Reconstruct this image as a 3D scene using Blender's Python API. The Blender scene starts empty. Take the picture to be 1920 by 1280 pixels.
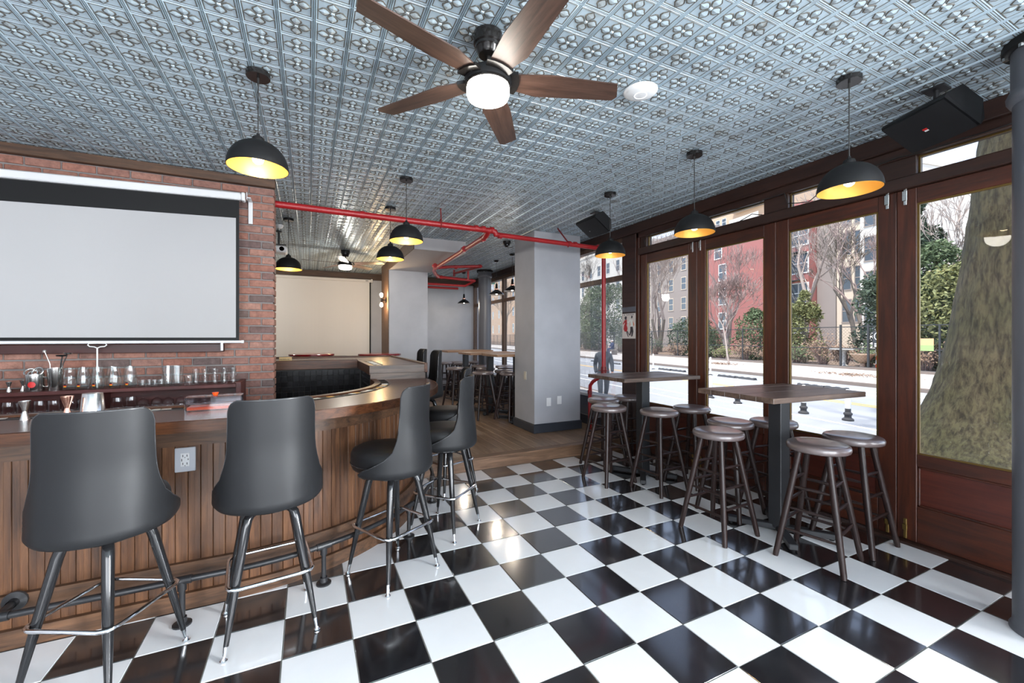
import bpy, math, random
from mathutils import Vector, Matrix
random.seed(7)
R = math.radians
PI = math.pi
COL = bpy.context.scene.collection
SC = bpy.context.scene

# ------------------------------------------------------------------ camera, world, sun, exposure
cam_d = bpy.data.cameras.new('camera')
cam_d.sensor_width = 36.0
cam_d.lens = 785.26 / 1920 * 36
cam_d.shift_x = (960 - 951.56) / 1920
cam_d.shift_y = -(640 - 632.67) / 1920
cam_d.clip_start = 0.02
cam_d.clip_end = 400
cam = bpy.data.objects.new('camera', cam_d)
cam.location = (0, 0, 1.4576)
cam.rotation_euler = (R(90), 0, R(-25.483))
COL.objects.link(cam)
SC.camera = cam

world = bpy.data.worlds.new('sky')
SC.world = world
world.use_nodes = True
wn = world.node_tree.nodes
wl = world.node_tree.links
wn.clear()
w_out = wn.new('ShaderNodeOutputWorld')
w_bg = wn.new('ShaderNodeBackground')
w_sky = wn.new('ShaderNodeTexSky')
w_sky.sky_type = 'NISHITA'
w_sky.sun_disc = False
w_sky.sun_elevation = R(66)
w_sky.sun_rotation = R(254)
w_sky.air_density = 1.0
w_sky.dust_density = 0.1
w_sky.altitude = 4000
w_sky.ozone_density = 1.5
w_bg.inputs['Strength'].default_value = 0.36
w_hsv = wn.new('ShaderNodeHueSaturation')
w_hsv.inputs['Saturation'].default_value = 0.62
wl.new(w_sky.outputs[0], w_hsv.inputs['Color'])
wl.new(w_hsv.outputs[0], w_bg.inputs['Color'])
wl.new(w_bg.outputs[0], w_out.inputs['Surface'])

sun_d = bpy.data.lights.new('sun', 'SUN')
sun_d.energy = 4.8
sun_d.angle = R(2.0)
sun_d.color = (1.0, 0.95, 0.88)
sun = bpy.data.objects.new('sun', sun_d)
sun.rotation_euler = Vector((0.36, 0.10, -0.92)).to_track_quat('-Z', 'Y').to_euler()
COL.objects.link(sun)

# added fill area lights out of view, at assumed shop windows and glazed doors
XLW = -3.2
def fill_light(name, loc, direction, sx, sy, energy, color=(0.93, 0.96, 1.0)):
    d = bpy.data.lights.new(name, 'AREA')
    d.shape = 'RECTANGLE'; d.size = sx; d.size_y = sy
    d.energy = energy; d.color = color
    o = bpy.data.objects.new(name, d)
    o.location = loc
    o.rotation_euler = Vector(direction).to_track_quat('-Z', 'Z').to_euler()
    COL.objects.link(o)
    return o
fill_light('fill_light_rear', (-1.55, -4.1, 1.65), (0, 1, -0.02), 2.6, 2.0, 140)
fill_light('fill_light_rear', (1.75, -4.1, 1.65), (0, 1, -0.02), 2.6, 2.0, 140)
fill_light('fill_light_side', (3.95, -1.9, 1.6), (-1, 0, -0.05), 3.6, 1.9, 1900)  # added fill just outside the unseen door leaves

SC.view_settings.view_transform = 'Standard'
SC.view_settings.look = 'None'
SC.view_settings.gamma = 1.0
SC.view_settings.use_curve_mapping = False
SC.view_settings.exposure = 0.82
try:
    SC.cycles.max_bounces = 8
    SC.cycles.diffuse_bounces = 4
    SC.cycles.glossy_bounces = 4
    SC.cycles.transparent_max_bounces = 24
    SC.cycles.transmission_bounces = 6
    SC.cycles.sample_clamp_indirect = 6.0
    SC.cycles.caustics_reflective = False
    SC.cycles.caustics_refractive = False
except Exception:
    pass

# ------------------------------------------------------------------ materials
MATS = {}
def srgb(r, g, b):
    f = lambda c: (c / 255 / 12.92) if c / 255 <= 0.04045 else ((c / 255 + 0.055) / 1.055) ** 2.4
    return (f(r), f(g), f(b), 1.0)
def newmat(name):
    m = bpy.data.materials.new(name); m.use_nodes = True
    MATS[name] = m
    nt = m.node_tree
    return m, nt, nt.nodes['Principled BSDF']
def setp(b, **k):
    for key, v in k.items():
        n = key.replace('_', ' ')
        for cand in (n, n.title(), n.capitalize()):
            if cand in b.inputs:
                b.inputs[cand].default_value = v
                break
def plain(name, col, rough=0.5, metal=0.0, spec=0.5, noise=0.0, nscale=20, bump=0.0, coat=0.0, rnd=0.0):
    m, nt, b = newmat(name)
    b.inputs['Roughness'].default_value = rough
    b.inputs['Metallic'].default_value = metal
    b.inputs['Specular IOR Level'].default_value = spec
    b.inputs['Base Color'].default_value = col
    if coat: b.inputs['Coat Weight'].default_value = coat; b.inputs['Coat Roughness'].default_value = 0.08
    L = nt.links.new
    if noise or bump or rnd:
        tc = nt.nodes.new('ShaderNodeTexCoord')
        n = nt.nodes.new('ShaderNodeTexNoise')
        n.inputs['Scale'].default_value = nscale; n.inputs['Detail'].default_value = 5
        L(tc.outputs['Object'], n.inputs['Vector'])
        mr = nt.nodes.new('ShaderNodeMapRange')
        mr.inputs['To Min'].default_value = 1 - noise; mr.inputs['To Max'].default_value = 1 + noise
        L(n.outputs['Fac'], mr.inputs['Value'])
        mx = nt.nodes.new('ShaderNodeVectorMath'); mx.operation = 'SCALE'
        mx.inputs[0].default_value = col[:3]
        src = mr.outputs[0]
        if rnd:
            oi = nt.nodes.new('ShaderNodeObjectInfo')
            m2 = nt.nodes.new('ShaderNodeMapRange')
            m2.inputs['To Min'].default_value = 1 - rnd; m2.inputs['To Max'].default_value = 1 + rnd
            L(oi.outputs['Random'], m2.inputs['Value'])
            mm = nt.nodes.new('ShaderNodeMath'); mm.operation = 'MULTIPLY'
            L(src, mm.inputs[0]); L(m2.outputs[0], mm.inputs[1]); src = mm.outputs[0]
        L(src, mx.inputs['Scale']); L(mx.outputs[0], b.inputs['Base Color'])
        if bump:
            bp = nt.nodes.new('ShaderNodeBump'); bp.inputs['Strength'].default_value = bump
            bp.inputs['Distance'].default_value = 0.004
            L(n.outputs['Fac'], bp.inputs['Height']); L(bp.outputs[0], b.inputs['Normal'])
    return m
def wood(name, c1, c2, axis='X', scale=1.0, rough=0.4, rnd=0.25, bump=0.15, c3=None, coat=0.0, spec=0.5):
    """grain runs along axis; noise stretched along it"""
    m, nt, b = newmat(name)
    L = nt.links.new
    tc = nt.nodes.new('ShaderNodeTexCoord'); oi = nt.nodes.new('ShaderNodeObjectInfo')
    mp = nt.nodes.new('ShaderNodeMapping')
    s = {'X': (1.2, 14, 14), 'Y': (14, 1.2, 14), 'Z': (14, 14, 1.2)}[axis]
    mp.inputs['Scale'].default_value = tuple(v * scale for v in s)
    va = nt.nodes.new('ShaderNodeVectorMath'); va.operation = 'ADD'
    vs = nt.nodes.new('ShaderNodeVectorMath'); vs.operation = 'SCALE'; vs.inputs[0].default_value = (7.3, 5.1, 3.7)
    L(oi.outputs['Random'], vs.inputs['Scale'])
    L(tc.outputs['Object'], va.inputs[0]); L(vs.outputs[0], va.inputs[1]); L(va.outputs[0], mp.inputs['Vector'])
    n1 = nt.nodes.new('ShaderNodeTexNoise'); n1.inputs['Scale'].default_value = 2.2; n1.inputs['Detail'].default_value = 8
    n1.inputs['Roughness'].default_value = 0.68; n1.inputs['Distortion'].default_value = 0.6
    L(mp.outputs[0], n1.inputs['Vector'])
    n2 = nt.nodes.new('ShaderNodeTexNoise'); n2.inputs['Scale'].default_value = 1.3; n2.inputs['Detail'].default_value = 2
    L(va.outputs[0], n2.inputs['Vector'])
    cr = nt.nodes.new('ShaderNodeValToRGB')
    cr.color_ramp.elements[0].color = c1; cr.color_ramp.elements[0].position = 0.30
    cr.color_ramp.elements[1].color = c2; cr.color_ramp.elements[1].position = 0.72
    if c3:
        e = cr.color_ramp.elements.new(0.5); e.color = c3
    L(n1.outputs['Fac'], cr.inputs['Fac'])
    m1 = nt.nodes.new('ShaderNodeMapRange'); m1.inputs['To Min'].default_value = 1 - rnd; m1.inputs['To Max'].default_value = 1 + rnd
    L(oi.outputs['Random'], m1.inputs['Value'])
    m2 = nt.nodes.new('ShaderNodeMapRange'); m2.inputs['To Min'].default_value = 0.75; m2.inputs['To Max'].default_value = 1.25
    L(n2.outputs['Fac'], m2.inputs['Value'])
    mm = nt.nodes.new('ShaderNodeMath'); mm.operation = 'MULTIPLY'; L(m1.outputs[0], mm.inputs[0]); L(m2.outputs[0], mm.inputs[1])
    sc = nt.nodes.new('ShaderNodeVectorMath'); sc.operation = 'SCALE'
    L(cr.outputs[0], sc.inputs[0]); L(mm.outputs[0], sc.inputs['Scale']); L(sc.outputs[0], b.inputs['Base Color'])
    b.inputs['Roughness'].default_value = rough
    b.inputs['Specular IOR Level'].default_value = spec
    if coat: b.inputs['Coat Weight'].default_value = coat; b.inputs['Coat Roughness'].default_value = 0.1
    if bump:
        bp = nt.nodes.new('ShaderNodeBump'); bp.inputs['Strength'].default_value = bump; bp.inputs['Distance'].default_value = 0.003
        L(n1.outputs['Fac'], bp.inputs['Height']); L(bp.outputs[0], b.inputs['Normal'])
    return m
def emit(name, col, strength):
    m, nt, b = newmat(name)
    b.inputs['Base Color'].default_value = (0.9, 0.9, 0.9, 1)
    b.inputs['Emission Color'].default_value = col
    b.inputs['Emission Strength'].default_value = strength
    return m
def thin_glass(name, tint=(0.96, 0.98, 0.97, 1), base=0.04, edge=0.85, rough=0.0):
    m = bpy.data.materials.new(name); m.use_nodes = True; MATS[name] = m
    nt = m.node_tree; nt.nodes.clear(); L = nt.links.new
    o = nt.nodes.new('ShaderNodeOutputMaterial'); mx = nt.nodes.new('ShaderNodeMixShader')
    t = nt.nodes.new('ShaderNodeBsdfTransparent'); t.inputs[0].default_value = tint
    g = nt.nodes.new('ShaderNodeBsdfGlossy'); g.inputs['Roughness'].default_value = rough
    lw = nt.nodes.new('ShaderNodeLayerWeight'); lw.inputs['Blend'].default_value = 0.25
    mr = nt.nodes.new('ShaderNodeMapRange'); mr.inputs['To Min'].default_value = base; mr.inputs['To Max'].default_value = edge
    L(lw.outputs['Fresnel'], mr.inputs['Value']); L(mr.outputs[0], mx.inputs['Fac'])
    L(t.outputs[0], mx.inputs[1]); L(g.outputs[0], mx.inputs[2]); L(mx.outputs[0], o.inputs['Surface'])
    return m

# floor tiles
def tile_mat(name, c, rough, var, coat=1.0, ior=2.1):
    m, nt, b = newmat(name); L = nt.links.new
    tc = nt.nodes.new('ShaderNodeTexCoord')
    n = nt.nodes.new('ShaderNodeTexNoise'); n.inputs['Scale'].default_value = 6; n.inputs['Detail'].default_value = 7
    n.inputs['Distortion'].default_value = 1.2
    oi = nt.nodes.new('ShaderNodeObjectInfo')
    va = nt.nodes.new('ShaderNodeVectorMath'); va.operation = 'ADD'
    vs = nt.nodes.new('ShaderNodeVectorMath'); vs.operation = 'SCALE'; vs.inputs[0].default_value = (17, 11, 5)
    L(oi.outputs['Random'], vs.inputs['Scale']); L(tc.outputs['Object'], va.inputs[0]); L(vs.outputs[0], va.inputs[1])
    L(va.outputs[0], n.inputs['Vector'])
    cr = nt.nodes.new('ShaderNodeValToRGB')
    cr.color_ramp.elements[0].color = c; cr.color_ramp.elements[0].position = 0.45
    cr.color_ramp.elements[1].color = tuple(min(1, v + var) for v in c[:3]) + (1,); cr.color_ramp.elements[1].position = 0.75
    L(n.outputs['Fac'], cr.inputs['Fac']); L(cr.outputs[0], b.inputs['Base Color'])
    mr = nt.nodes.new('ShaderNodeMapRange'); mr.inputs['To Min'].default_value = rough * 0.8; mr.inputs['To Max'].default_value = rough * 1.5
    L(n.outputs['Fac'], mr.inputs['Value']); L(mr.outputs[0], b.inputs['Roughness'])
    b.inputs['Specular IOR Level'].default_value = 0.8
    b.inputs['Coat Weight'].default_value = coat; b.inputs['Coat IOR'].default_value = ior; b.inputs['Coat Roughness'].default_value = 0.17
    return m
tile_mat('tile_white', (0.88, 0.895, 0.91, 1), 0.09, 0.02, 0.5, 1.6)
tile_mat('tile_black', (0.010, 0.010, 0.012, 1), 0.075, 0.012)
plain('grout', srgb(150, 148, 140), 0.8)
plain('black_tile', (0.008, 0.008, 0.010, 1), 0.18, rnd=0.4, noise=0.1)
plain('black_grout', (0.07, 0.07, 0.068, 1), 0.8)

# pressed tin: blue grey paint with a worn brown wash
def tin(name, c, cw, rough, amount):
    m, nt, b = newmat(name); L = nt.links.new
    ge = nt.nodes.new('ShaderNodeNewGeometry')
    n = nt.nodes.new('ShaderNodeTexNoise'); n.inputs['Scale'].default_value = 9; n.inputs['Detail'].default_value = 6; n.inputs['Roughness'].default_value = 0.62
    L(ge.outputs['Position'], n.inputs['Vector'])
    cr = nt.nodes.new('ShaderNodeValToRGB')
    cr.color_ramp.elements[0].color = c; cr.color_ramp.elements[0].position = 0.55 - amount
    cr.color_ramp.elements[1].color = cw; cr.color_ramp.elements[1].position = 0.85 - amount
    L(n.outputs['Fac'], cr.inputs['Fac']); L(cr.outputs[0], b.inputs['Base Color'])
    b.inputs['Roughness'].default_value = rough
    b.inputs['Metallic'].default_value = 0.3
    n2 = nt.nodes.new('ShaderNodeTexNoise'); n2.inputs['Scale'].default_value = 60; n2.inputs['Detail'].default_value = 3
    L(ge.outputs['Position'], n2.inputs['Vector'])
    bp = nt.nodes.new('ShaderNodeBump'); bp.inputs['Strength'].default_value = 0.25; bp.inputs['Distance'].default_value = 0.004
    L(n2.outputs['Fac'], bp.inputs['Height']); L(bp.outputs[0], b.inputs['Normal'])
    return m
tin('tin_blue', srgb(190, 208, 219), srgb(154, 158, 157), 0.32, 0.0)
tin('tin_petal', srgb(194, 211, 220), srgb(126, 120, 110), 0.32, 0.07)
tin('tin_wash', srgb(104, 102, 96), srgb(80, 76, 70), 0.42, 0.1)

# brick
def brickmat():
    m, nt, b = newmat('brick'); L = nt.links.new
    oi = nt.nodes.new('ShaderNodeObjectInfo'); tc = nt.nodes.new('ShaderNodeTexCoord')
    cr = nt.nodes.new('ShaderNodeValToRGB'); e = cr.color_ramp.elements
    e[0].position = 0.0; e[0].color = srgb(132, 96, 86)
    e[1].position = 1.0; e[1].color = srgb(112, 92, 86)
    for p, c in ((0.2, srgb(150, 106, 92)), (0.42, srgb(140, 94, 80)), (0.62, srgb(158, 118, 104)), (0.8, srgb(126, 92, 84)), (0.9, srgb(94, 78, 76))):
        x = e.new(p); x.color = c
    wn_ = nt.nodes.new('ShaderNodeTexWhiteNoise'); wn_.noise_dimensions = '3D'
    L(oi.outputs['Location'], wn_.inputs['Vector']); L(wn_.outputs['Value'], cr.inputs['Fac'])
    va = nt.nodes.new('ShaderNodeVectorMath'); va.operation = 'ADD'
    vs = nt.nodes.new('ShaderNodeVectorMath'); vs.operation = 'SCALE'; vs.inputs[0].default_value = (9, 4, 6)
    L(oi.outputs['Random'], vs.inputs['Scale']); L(tc.outputs['Object'], va.inputs[0]); L(vs.outputs[0], va.inputs[1])
    n = nt.nodes.new('ShaderNodeTexNoise'); n.inputs['Scale'].default_value = 22; n.inputs['Detail'].default_value = 7; n.inputs['Roughness'].default_value = 0.7
    L(va.outputs[0], n.inputs['Vector'])
    mr = nt.nodes.new('ShaderNodeMapRange'); mr.inputs['From Min'].default_value = 0.3; mr.inputs['From Max'].default_value = 0.75
    mr.inputs['To Min'].default_value = 0.62; mr.inputs['To Max'].default_value = 1.45
    L(n.outputs['Fac'], mr.inputs['Value'])
    sc = nt.nodes.new('ShaderNodeVectorMath'); sc.operation = 'SCALE'
    L(cr.outputs[0], sc.inputs[0]); L(mr.outputs[0], sc.inputs['Scale']); L(sc.outputs[0], b.inputs['Base Color'])
    b.inputs['Roughness'].default_value = 0.8
    bp = nt.nodes.new('ShaderNodeBump'); bp.inputs['Strength'].default_value = 0.5; bp.inputs['Distance'].default_value = 0.006
    L(n.outputs['Fac'], bp.inputs['Height']); L(bp.outputs[0], b.inputs['Normal'])
brickmat()
plain('mortar', srgb(128, 122, 120), 0.9, noise=0.15, nscale=40, bump=0.2)

wood('beam_brown', srgb(48, 34, 26), srgb(92, 66, 48), 'X', 1.0, 0.6)
wood('bar_top', srgb(48, 24, 13), srgb(104, 58, 33), 'X', 0.8, 0.27, rnd=0.1, bump=0.03, spec=0.3)
wood('bar_edge', srgb(42, 23, 12), srgb(104, 62, 36), 'X', 1.4, 0.38, rnd=0.1, spec=0.3)
wood('bar_edge_y', srgb(42, 23, 12), srgb(104, 62, 36), 'Y', 1.4, 0.38, rnd=0.1, spec=0.3)
wood('bar_trim', srgb(50, 33, 22), srgb(108, 76, 52), 'X', 1.2, 0.5, rnd=0.15)
wood('bar_plank', srgb(54, 34, 21), srgb(122, 84, 56), 'Z', 1.0, 0.42, rnd=0.26, c3=srgb(92, 60, 38))
wood('tier_face', srgb(42, 32, 26), srgb(100, 80, 66), 'X', 1.0, 0.42, rnd=0.1)
wood('cherry', srgb(48, 14, 12), srgb(92, 32, 26), 'X', 0.8, 0.4, rnd=0.08)
wood('cherry_dark', srgb(38, 14, 12), srgb(64, 24, 20), 'X', 0.8, 0.45, rnd=0.08)
wood('door_wood', srgb(40, 17, 10), srgb(88, 40, 20), 'Z', 0.8, 0.42, rnd=0.12, bump=0.05)
wood('door_wood_y', srgb(40, 17, 10), srgb(88, 40, 20), 'Y', 0.8, 0.42, rnd=0.12, bump=0.05)
wood('door_panel', srgb(58, 20, 14), srgb(92, 40, 26), 'Y', 0.7, 0.38, rnd=0.1, bump=0.05)
wood('lintel', srgb(34, 19, 14), srgb(60, 35, 26), 'Y', 0.8, 0.45, rnd=0.1, bump=0.05)
wood('window_wood', srgb(64, 46, 36), srgb(112, 86, 68), 'Z', 0.8, 0.5, rnd=0.12)
wood('table_plank', srgb(60, 46, 38), srgb(116, 96, 84), 'X', 1.0, 0.32, rnd=0.2, bump=0.12)
wood('table_light', srgb(120, 88, 64), srgb(160, 126, 98), 'X', 1.0, 0.4, rnd=0.15)
wood('floor_plank', srgb(112, 88, 68), srgb(160, 132, 106), 'X', 0.9, 0.34, rnd=0.16, bump=0.06)
wood('step_wood', srgb(86, 64, 48), srgb(142, 110, 86), 'X', 1.0, 0.45, rnd=0.1)
wood('stool_wood', srgb(28, 18, 17), srgb(52, 37, 34), 'Z', 1.2, 0.34, rnd=0.15, bump=0.03, spec=0.35)
wood('fan_blade', srgb(46, 31, 25), srgb(88, 64, 53), 'X', 1.6, 0.42, rnd=0.08, bump=0.03)
plain('red_gloss', srgb(120, 20, 28), 0.18, noise=0.5, nscale=14)
plain('plaster', srgb(168, 169, 174), 0.55, noise=0.16, nscale=3.2, bump=0.08)
plain('plaster_dark', srgb(96, 96, 100), 0.6, noise=0.12, nscale=3.2, bump=0.06)
plain('soffit_paint', srgb(176, 173, 174), 0.6, noise=0.06, nscale=8)
plain('column_paint', srgb(92, 94, 101), 0.42, noise=0.06, nscale=6)
plain('base_paint', srgb(48, 52, 60), 0.45)
plain('pipe_red', srgb(158, 30, 34), 0.35, noise=0.1, nscale=8)
plain('pipe_red_dark', srgb(120, 26, 28), 0.4)
plain('black_iron', (0.02, 0.02, 0.022, 1), 0.35, noise=0.15, bump=0.1, nscale=60)
plain('black_gloss', (0.012, 0.012, 0.013, 1), 0.14)
plain('black_matte', (0.009, 0.009, 0.0095, 1), 0.55, spec=0.22)
plain('black_plastic', (0.012, 0.012, 0.013, 1), 0.5, spec=0.28, bump=0.05, nscale=300)
plain('bronze_black', (0.016, 0.014, 0.013, 1), 0.2, metal=0.3)
plain('steel_dark', (0.03, 0.031, 0.034, 1), 0.4, metal=0.2)
plain('vinyl_black', (0.012, 0.0123, 0.0135, 1), 0.46, spec=0.3, bump=0.04, nscale=400)
plain('vinyl_piping', (0.03, 0.03, 0.032, 1), 0.25)
plain('vinyl_brown', srgb(104, 91, 89), 0.30, spec=0.9, coat=0.5, bump=0.03, nscale=300)
plain('chrome', (0.85, 0.85, 0.86, 1), 0.08, metal=1.0)
plain('steel', (0.70, 0.69, 0.67, 1), 0.2, metal=1.0)
plain('copper', (0.80, 0.45, 0.34, 1), 0.2, metal=1.0)
plain('brass_dark', srgb(120, 96, 52), 0.4, metal=0.8)
plain('shade_gold', srgb(212, 164, 78), 0.42, metal=0.3)
plain('shade_copper', srgb(180, 96, 60), 0.3, metal=0.8)
plain('white_plastic', srgb(226, 226, 226), 0.4)
plain('white_metal', srgb(218, 218, 220), 0.35)
plain('grey_plate', srgb(188, 190, 196), 0.4)
plain('beige_plate', srgb(202, 194, 178), 0.4)
plain('screen_white', srgb(172, 171, 172), 0.75, noise=0.015, nscale=2)
plain('screen_cream', srgb(206, 201, 196), 0.75, noise=0.02, nscale=2)
plain('dark_slot', (0.01, 0.01, 0.01, 1), 0.6)
plain('orange_plastic', srgb(236, 82, 22), 0.35)
plain('light_wood', srgb(206, 174, 118), 0.5)
plain('ink_black', (0.01, 0.01, 0.01, 1), 0.6)
plain('label_red', srgb(196, 30, 30), 0.5)
plain('label_yellow', srgb(232, 168, 30), 0.5)
plain('paper_white', srgb(228, 228, 222), 0.6)
plain('poster_paper', srgb(214, 204, 196), 0.5)
plain('poster_red', srgb(176, 44, 48), 0.5)
plain('poster_dark', srgb(52, 44, 50), 0.5)
plain('poster_orange', srgb(212, 110, 66), 0.5)
plain('poster_skin', srgb(190, 140, 116), 0.5)
plain('cable_black', (0.015, 0.015, 0.015, 1), 0.5)
plain('stone_sill', srgb(176, 174, 170), 0.6, noise=0.1)
thin_glass('window_glass', (0.97, 0.98, 0.98, 1), 0.0, 0.55)
thin_glass('drink_glass', (0.975, 0.985, 0.985, 1), 0.03, 0.30, 0.03)
thin_glass('acrylic', (0.93, 0.93, 0.95, 1), 0.06, 0.8, 0.03)
emit('fan_globe', (1.0, 0.95, 0.86, 1), 9.0)
emit('bulb_warm', (1.0, 0.72, 0.40, 1), 16.0)
emit('bulb_dim', (1.0, 0.86, 0.68, 1), 3.5)
emit('ring_blue', (0.75, 0.82, 1.0, 1), 0.9)

# ------------------------------------------------------------------ mesh helpers
class MB:
    def __init__(s): s.v = []; s.f = []; s.m = []
    def add(s, verts, faces, mi=0):
        o = len(s.v); s.v.extend(tuple(v) for v in verts)
        for f in faces: s.f.append(tuple(i + o for i in f)); s.m.append(mi)
    def box(s, x0, x1, y0, y1, z0, z1, bev=0.0, mi=0, M=None):
        if x1 < x0: x0, x1 = x1, x0
        if y1 < y0: y0, y1 = y1, y0
        if z1 < z0: z0, z1 = z1, z0
        b = min(bev, (x1 - x0) * .45, (y1 - y0) * .45, (z1 - z0) * .45)
        if b <= 0:
            vs = [(x, y, z) for z in (z0, z1) for y in (y0, y1) for x in (x0, x1)]
            fs = [(0, 2, 3, 1), (4, 5, 7, 6), (0, 1, 5, 4), (2, 6, 7, 3), (0, 4, 6, 2), (1, 3, 7, 5)]
        else:
            vs = []; idx = {}
            for i, (x, sx) in enumerate(((x0, 1), (x1, -1))):
                for j, (y, sy) in enumerate(((y0, 1), (y1, -1))):
                    for k, (z, sz) in enumerate(((z0, 1), (z1, -1))):
                        idx[i, j, k, 'x'] = len(vs); vs.append((x, y + sy * b, z + sz * b))
                        idx[i, j, k, 'y'] = len(vs); vs.append((x + sx * b, y, z + sz * b))
                        idx[i, j, k, 'z'] = len(vs); vs.append((x + sx * b, y + sy * b, z))
            fs = []
            for i in (0, 1):
                q = [idx[i, 0, 0, 'x'], idx[i, 1, 0, 'x'], idx[i, 1, 1, 'x'], idx[i, 0, 1, 'x']]; fs.append(q if i else q[::-1])
                q = [idx[0, i, 0, 'y'], idx[0, i, 1, 'y'], idx[1, i, 1, 'y'], idx[1, i, 0, 'y']]; fs.append(q if i else q[::-1])
                q = [idx[0, 0, i, 'z'], idx[1, 0, i, 'z'], idx[1, 1, i, 'z'], idx[0, 1, i, 'z']]; fs.append(q if i else q[::-1])
            for i in (0, 1):
                for j in (0, 1):
                    q = [idx[i, j, 0, 'x'], idx[i, j, 0, 'y'], idx[i, j, 1, 'y'], idx[i, j, 1, 'x']]; fs.append(q if (i + j) % 2 == 0 else q[::-1])
                    q = [idx[i, 0, j, 'z'], idx[i, 0, j, 'x'], idx[i, 1, j, 'x'], idx[i, 1, j, 'z']]; fs.append(q if (i + j) % 2 == 0 else q[::-1])
                    q = [idx[0, i, j, 'y'], idx[0, i, j, 'z'], idx[1, i, j, 'z'], idx[1, i, j, 'y']]; fs.append(q if (i + j) % 2 == 0 else q[::-1])
                    for k in (0, 1):
                        q = [idx[i, j, k, 'x'], idx[i, j, k, 'z'], idx[i, j, k, 'y']]; fs.append(q if (i + j + k) % 2 == 0 else q[::-1])
        if M is not None: vs = [M @ Vector(v) for v in vs]
        s.add(vs, fs, mi); return s
    def ring(s, c, u, w, r, n):
        return [c + u * (r * math.cos(2 * PI * k / n)) + w * (r * math.sin(2 * PI * k / n)) for k in range(n)]
    def tube(s, pts, r, n=8, closed=False, caps=True, mi=0):
        pts = [Vector(p) for p in pts]; N = len(pts)
        rr = r if isinstance(r, (list, tuple)) else [r] * N
        vs = []; prev = None
        for i, p in enumerate(pts):
            if closed: t = pts[(i + 1) % N] - pts[i - 1]
            else: t = pts[min(i + 1, N - 1)] - pts[max(i - 1, 0)]
            if t.length < 1e-9: t = Vector((0, 0, 1))
            t.normalize()
            if prev is None:
                a = Vector((0, 0, 1)) if abs(t.z) < 0.9 else Vector((1, 0, 0))
                u = t.cross(a).normalized()
            else:
                u = prev - t * prev.dot(t)
                if u.length < 1e-6: u = t.orthogonal()
                u.normalize()
            prev = u; w = t.cross(u)
            vs += s.ring(p, u, w, rr[i], n)
        fs = []
        for i in range(N if closed else N - 1):
            a = i * n; b = ((i + 1) % N) * n
            for k in range(n): fs.append((a + k, a + (k + 1) % n, b + (k + 1) % n, b + k))
        if caps and not closed:
            fs.append(tuple(range(n))[::-1]); fs.append(tuple((N - 1) * n + k for k in range(n)))
        s.add(vs, fs, mi); return s
    def cyl(s, p0, p1, r0, r1=None, n=12, mi=0):
        return s.tube([p0, p1], [r0, r0 if r1 is None else r1], n, mi=mi)
    def lathe(s, prof, n=24, c=(0, 0, 0), mi=0, M=None, closed=False):
        vs = []; fs = []; idx = []
        for (r, z) in prof:
            if r < 1e-6:
                idx.append([len(vs)] * n); vs.append(Vector((0, 0, z)))
            else:
                st = len(vs); idx.append([st + k for k in range(n)])
                vs += [Vector((r * math.cos(2 * PI * k / n), r * math.sin(2 * PI * k / n), z)) for k in range(n)]
        P = len(prof)
        for i in range(P if closed else P - 1):
            a = idx[i]; b = idx[(i + 1) % P]
            for k in range(n):
                q = [a[k], a[(k + 1) % n], b[(k + 1) % n], b[k]]
                d = []
                for x in q:
                    if x not in d: d.append(x)
                if len(d) >= 3: fs.append(tuple(d))
        c = Vector(c)
        vs = [(M @ v if M is not None else v) + c for v in vs]
        s.add(vs, fs, mi); return s
    def prism(s, poly, z0, z1, mi=0, M=None):
        n = len(poly)
        vs = [Vector((x, y, z0)) for x, y in poly] + [Vector((x, y, z1)) for x, y in poly]
        fs = [tuple(range(n))[::-1], tuple(range(n, 2 * n))] + [(k, (k + 1) % n, n + (k + 1) % n, n + k) for k in range(n)]
        if M is not None: vs = [M @ v for v in vs]
        s.add(vs, fs, mi); return s
    def quad(s, a, b, c, d, mi=0): s.add([a, b, c, d], [(0, 1, 2, 3)], mi); return s
    def mesh(s, name, mats, smooth=None):
        me = bpy.data.meshes.new(name)
        me.from_pydata(s.v, [], s.f)
        for m in (mats if isinstance(mats, (list, tuple)) else [mats]): me.materials.append(MATS[m])
        if any(s.m): me.polygons.foreach_set('material_index', s.m)
        if smooth:
            me.polygons.foreach_set('use_smooth', [True] * len(me.polygons))
            me.set_sharp_from_angle(angle=R(smooth))
        me.update(); return me
    def build(s, name, mats, parent=None, smooth=None, loc=None):
        return obj(name, s.mesh(name, mats, smooth), parent, loc)
def obj(name, me, parent=None, loc=None, rot=None):
    o = bpy.data.objects.new(name, me); COL.objects.link(o)
    if parent is not None: o.parent = parent
    if loc is not None: o.location = loc
    if rot is not None: o.rotation_euler = rot
    return o
def tag(o, label=None, cat=None, group=None, kind=None):
    if label: o['label'] = label
    if cat: o['category'] = cat
    if group: o['group'] = group
    if kind: o['kind'] = kind
    return o
def thing(name, label, cat, loc=(0, 0, 0), rz=0, group=None):
    o = bpy.data.objects.new(name, None); COL.objects.link(o)
    o.empty_display_size = 0.1
    o.location = loc; o.rotation_euler = (0, 0, rz)
    return tag(o, label, cat, group)
def struct(o, label=None): o['kind'] = 'structure'; (label and o.__setitem__('label', label)); return o
def kids(o): return [c for c in bpy.data.objects if c.parent == o]
KID = {}
def dup(root, loc, rz=0, label=None, group=None):
    if root not in KID:
        KID[root] = [(c, kids(c)) for c in kids(root)]
    r = root.copy(); COL.objects.link(r); r.location = loc; r.rotation_euler = (0, 0, rz)
    if label: r['label'] = label
    if group: r['group'] = group
    for ch, gs in KID[root]:
        c = ch.copy(); COL.objects.link(c); c.parent = r
        for g in gs:
            d = g.copy(); COL.objects.link(d); d.parent = c
    return r
def lerp(a, b, t): return a + (b - a) * t
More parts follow.
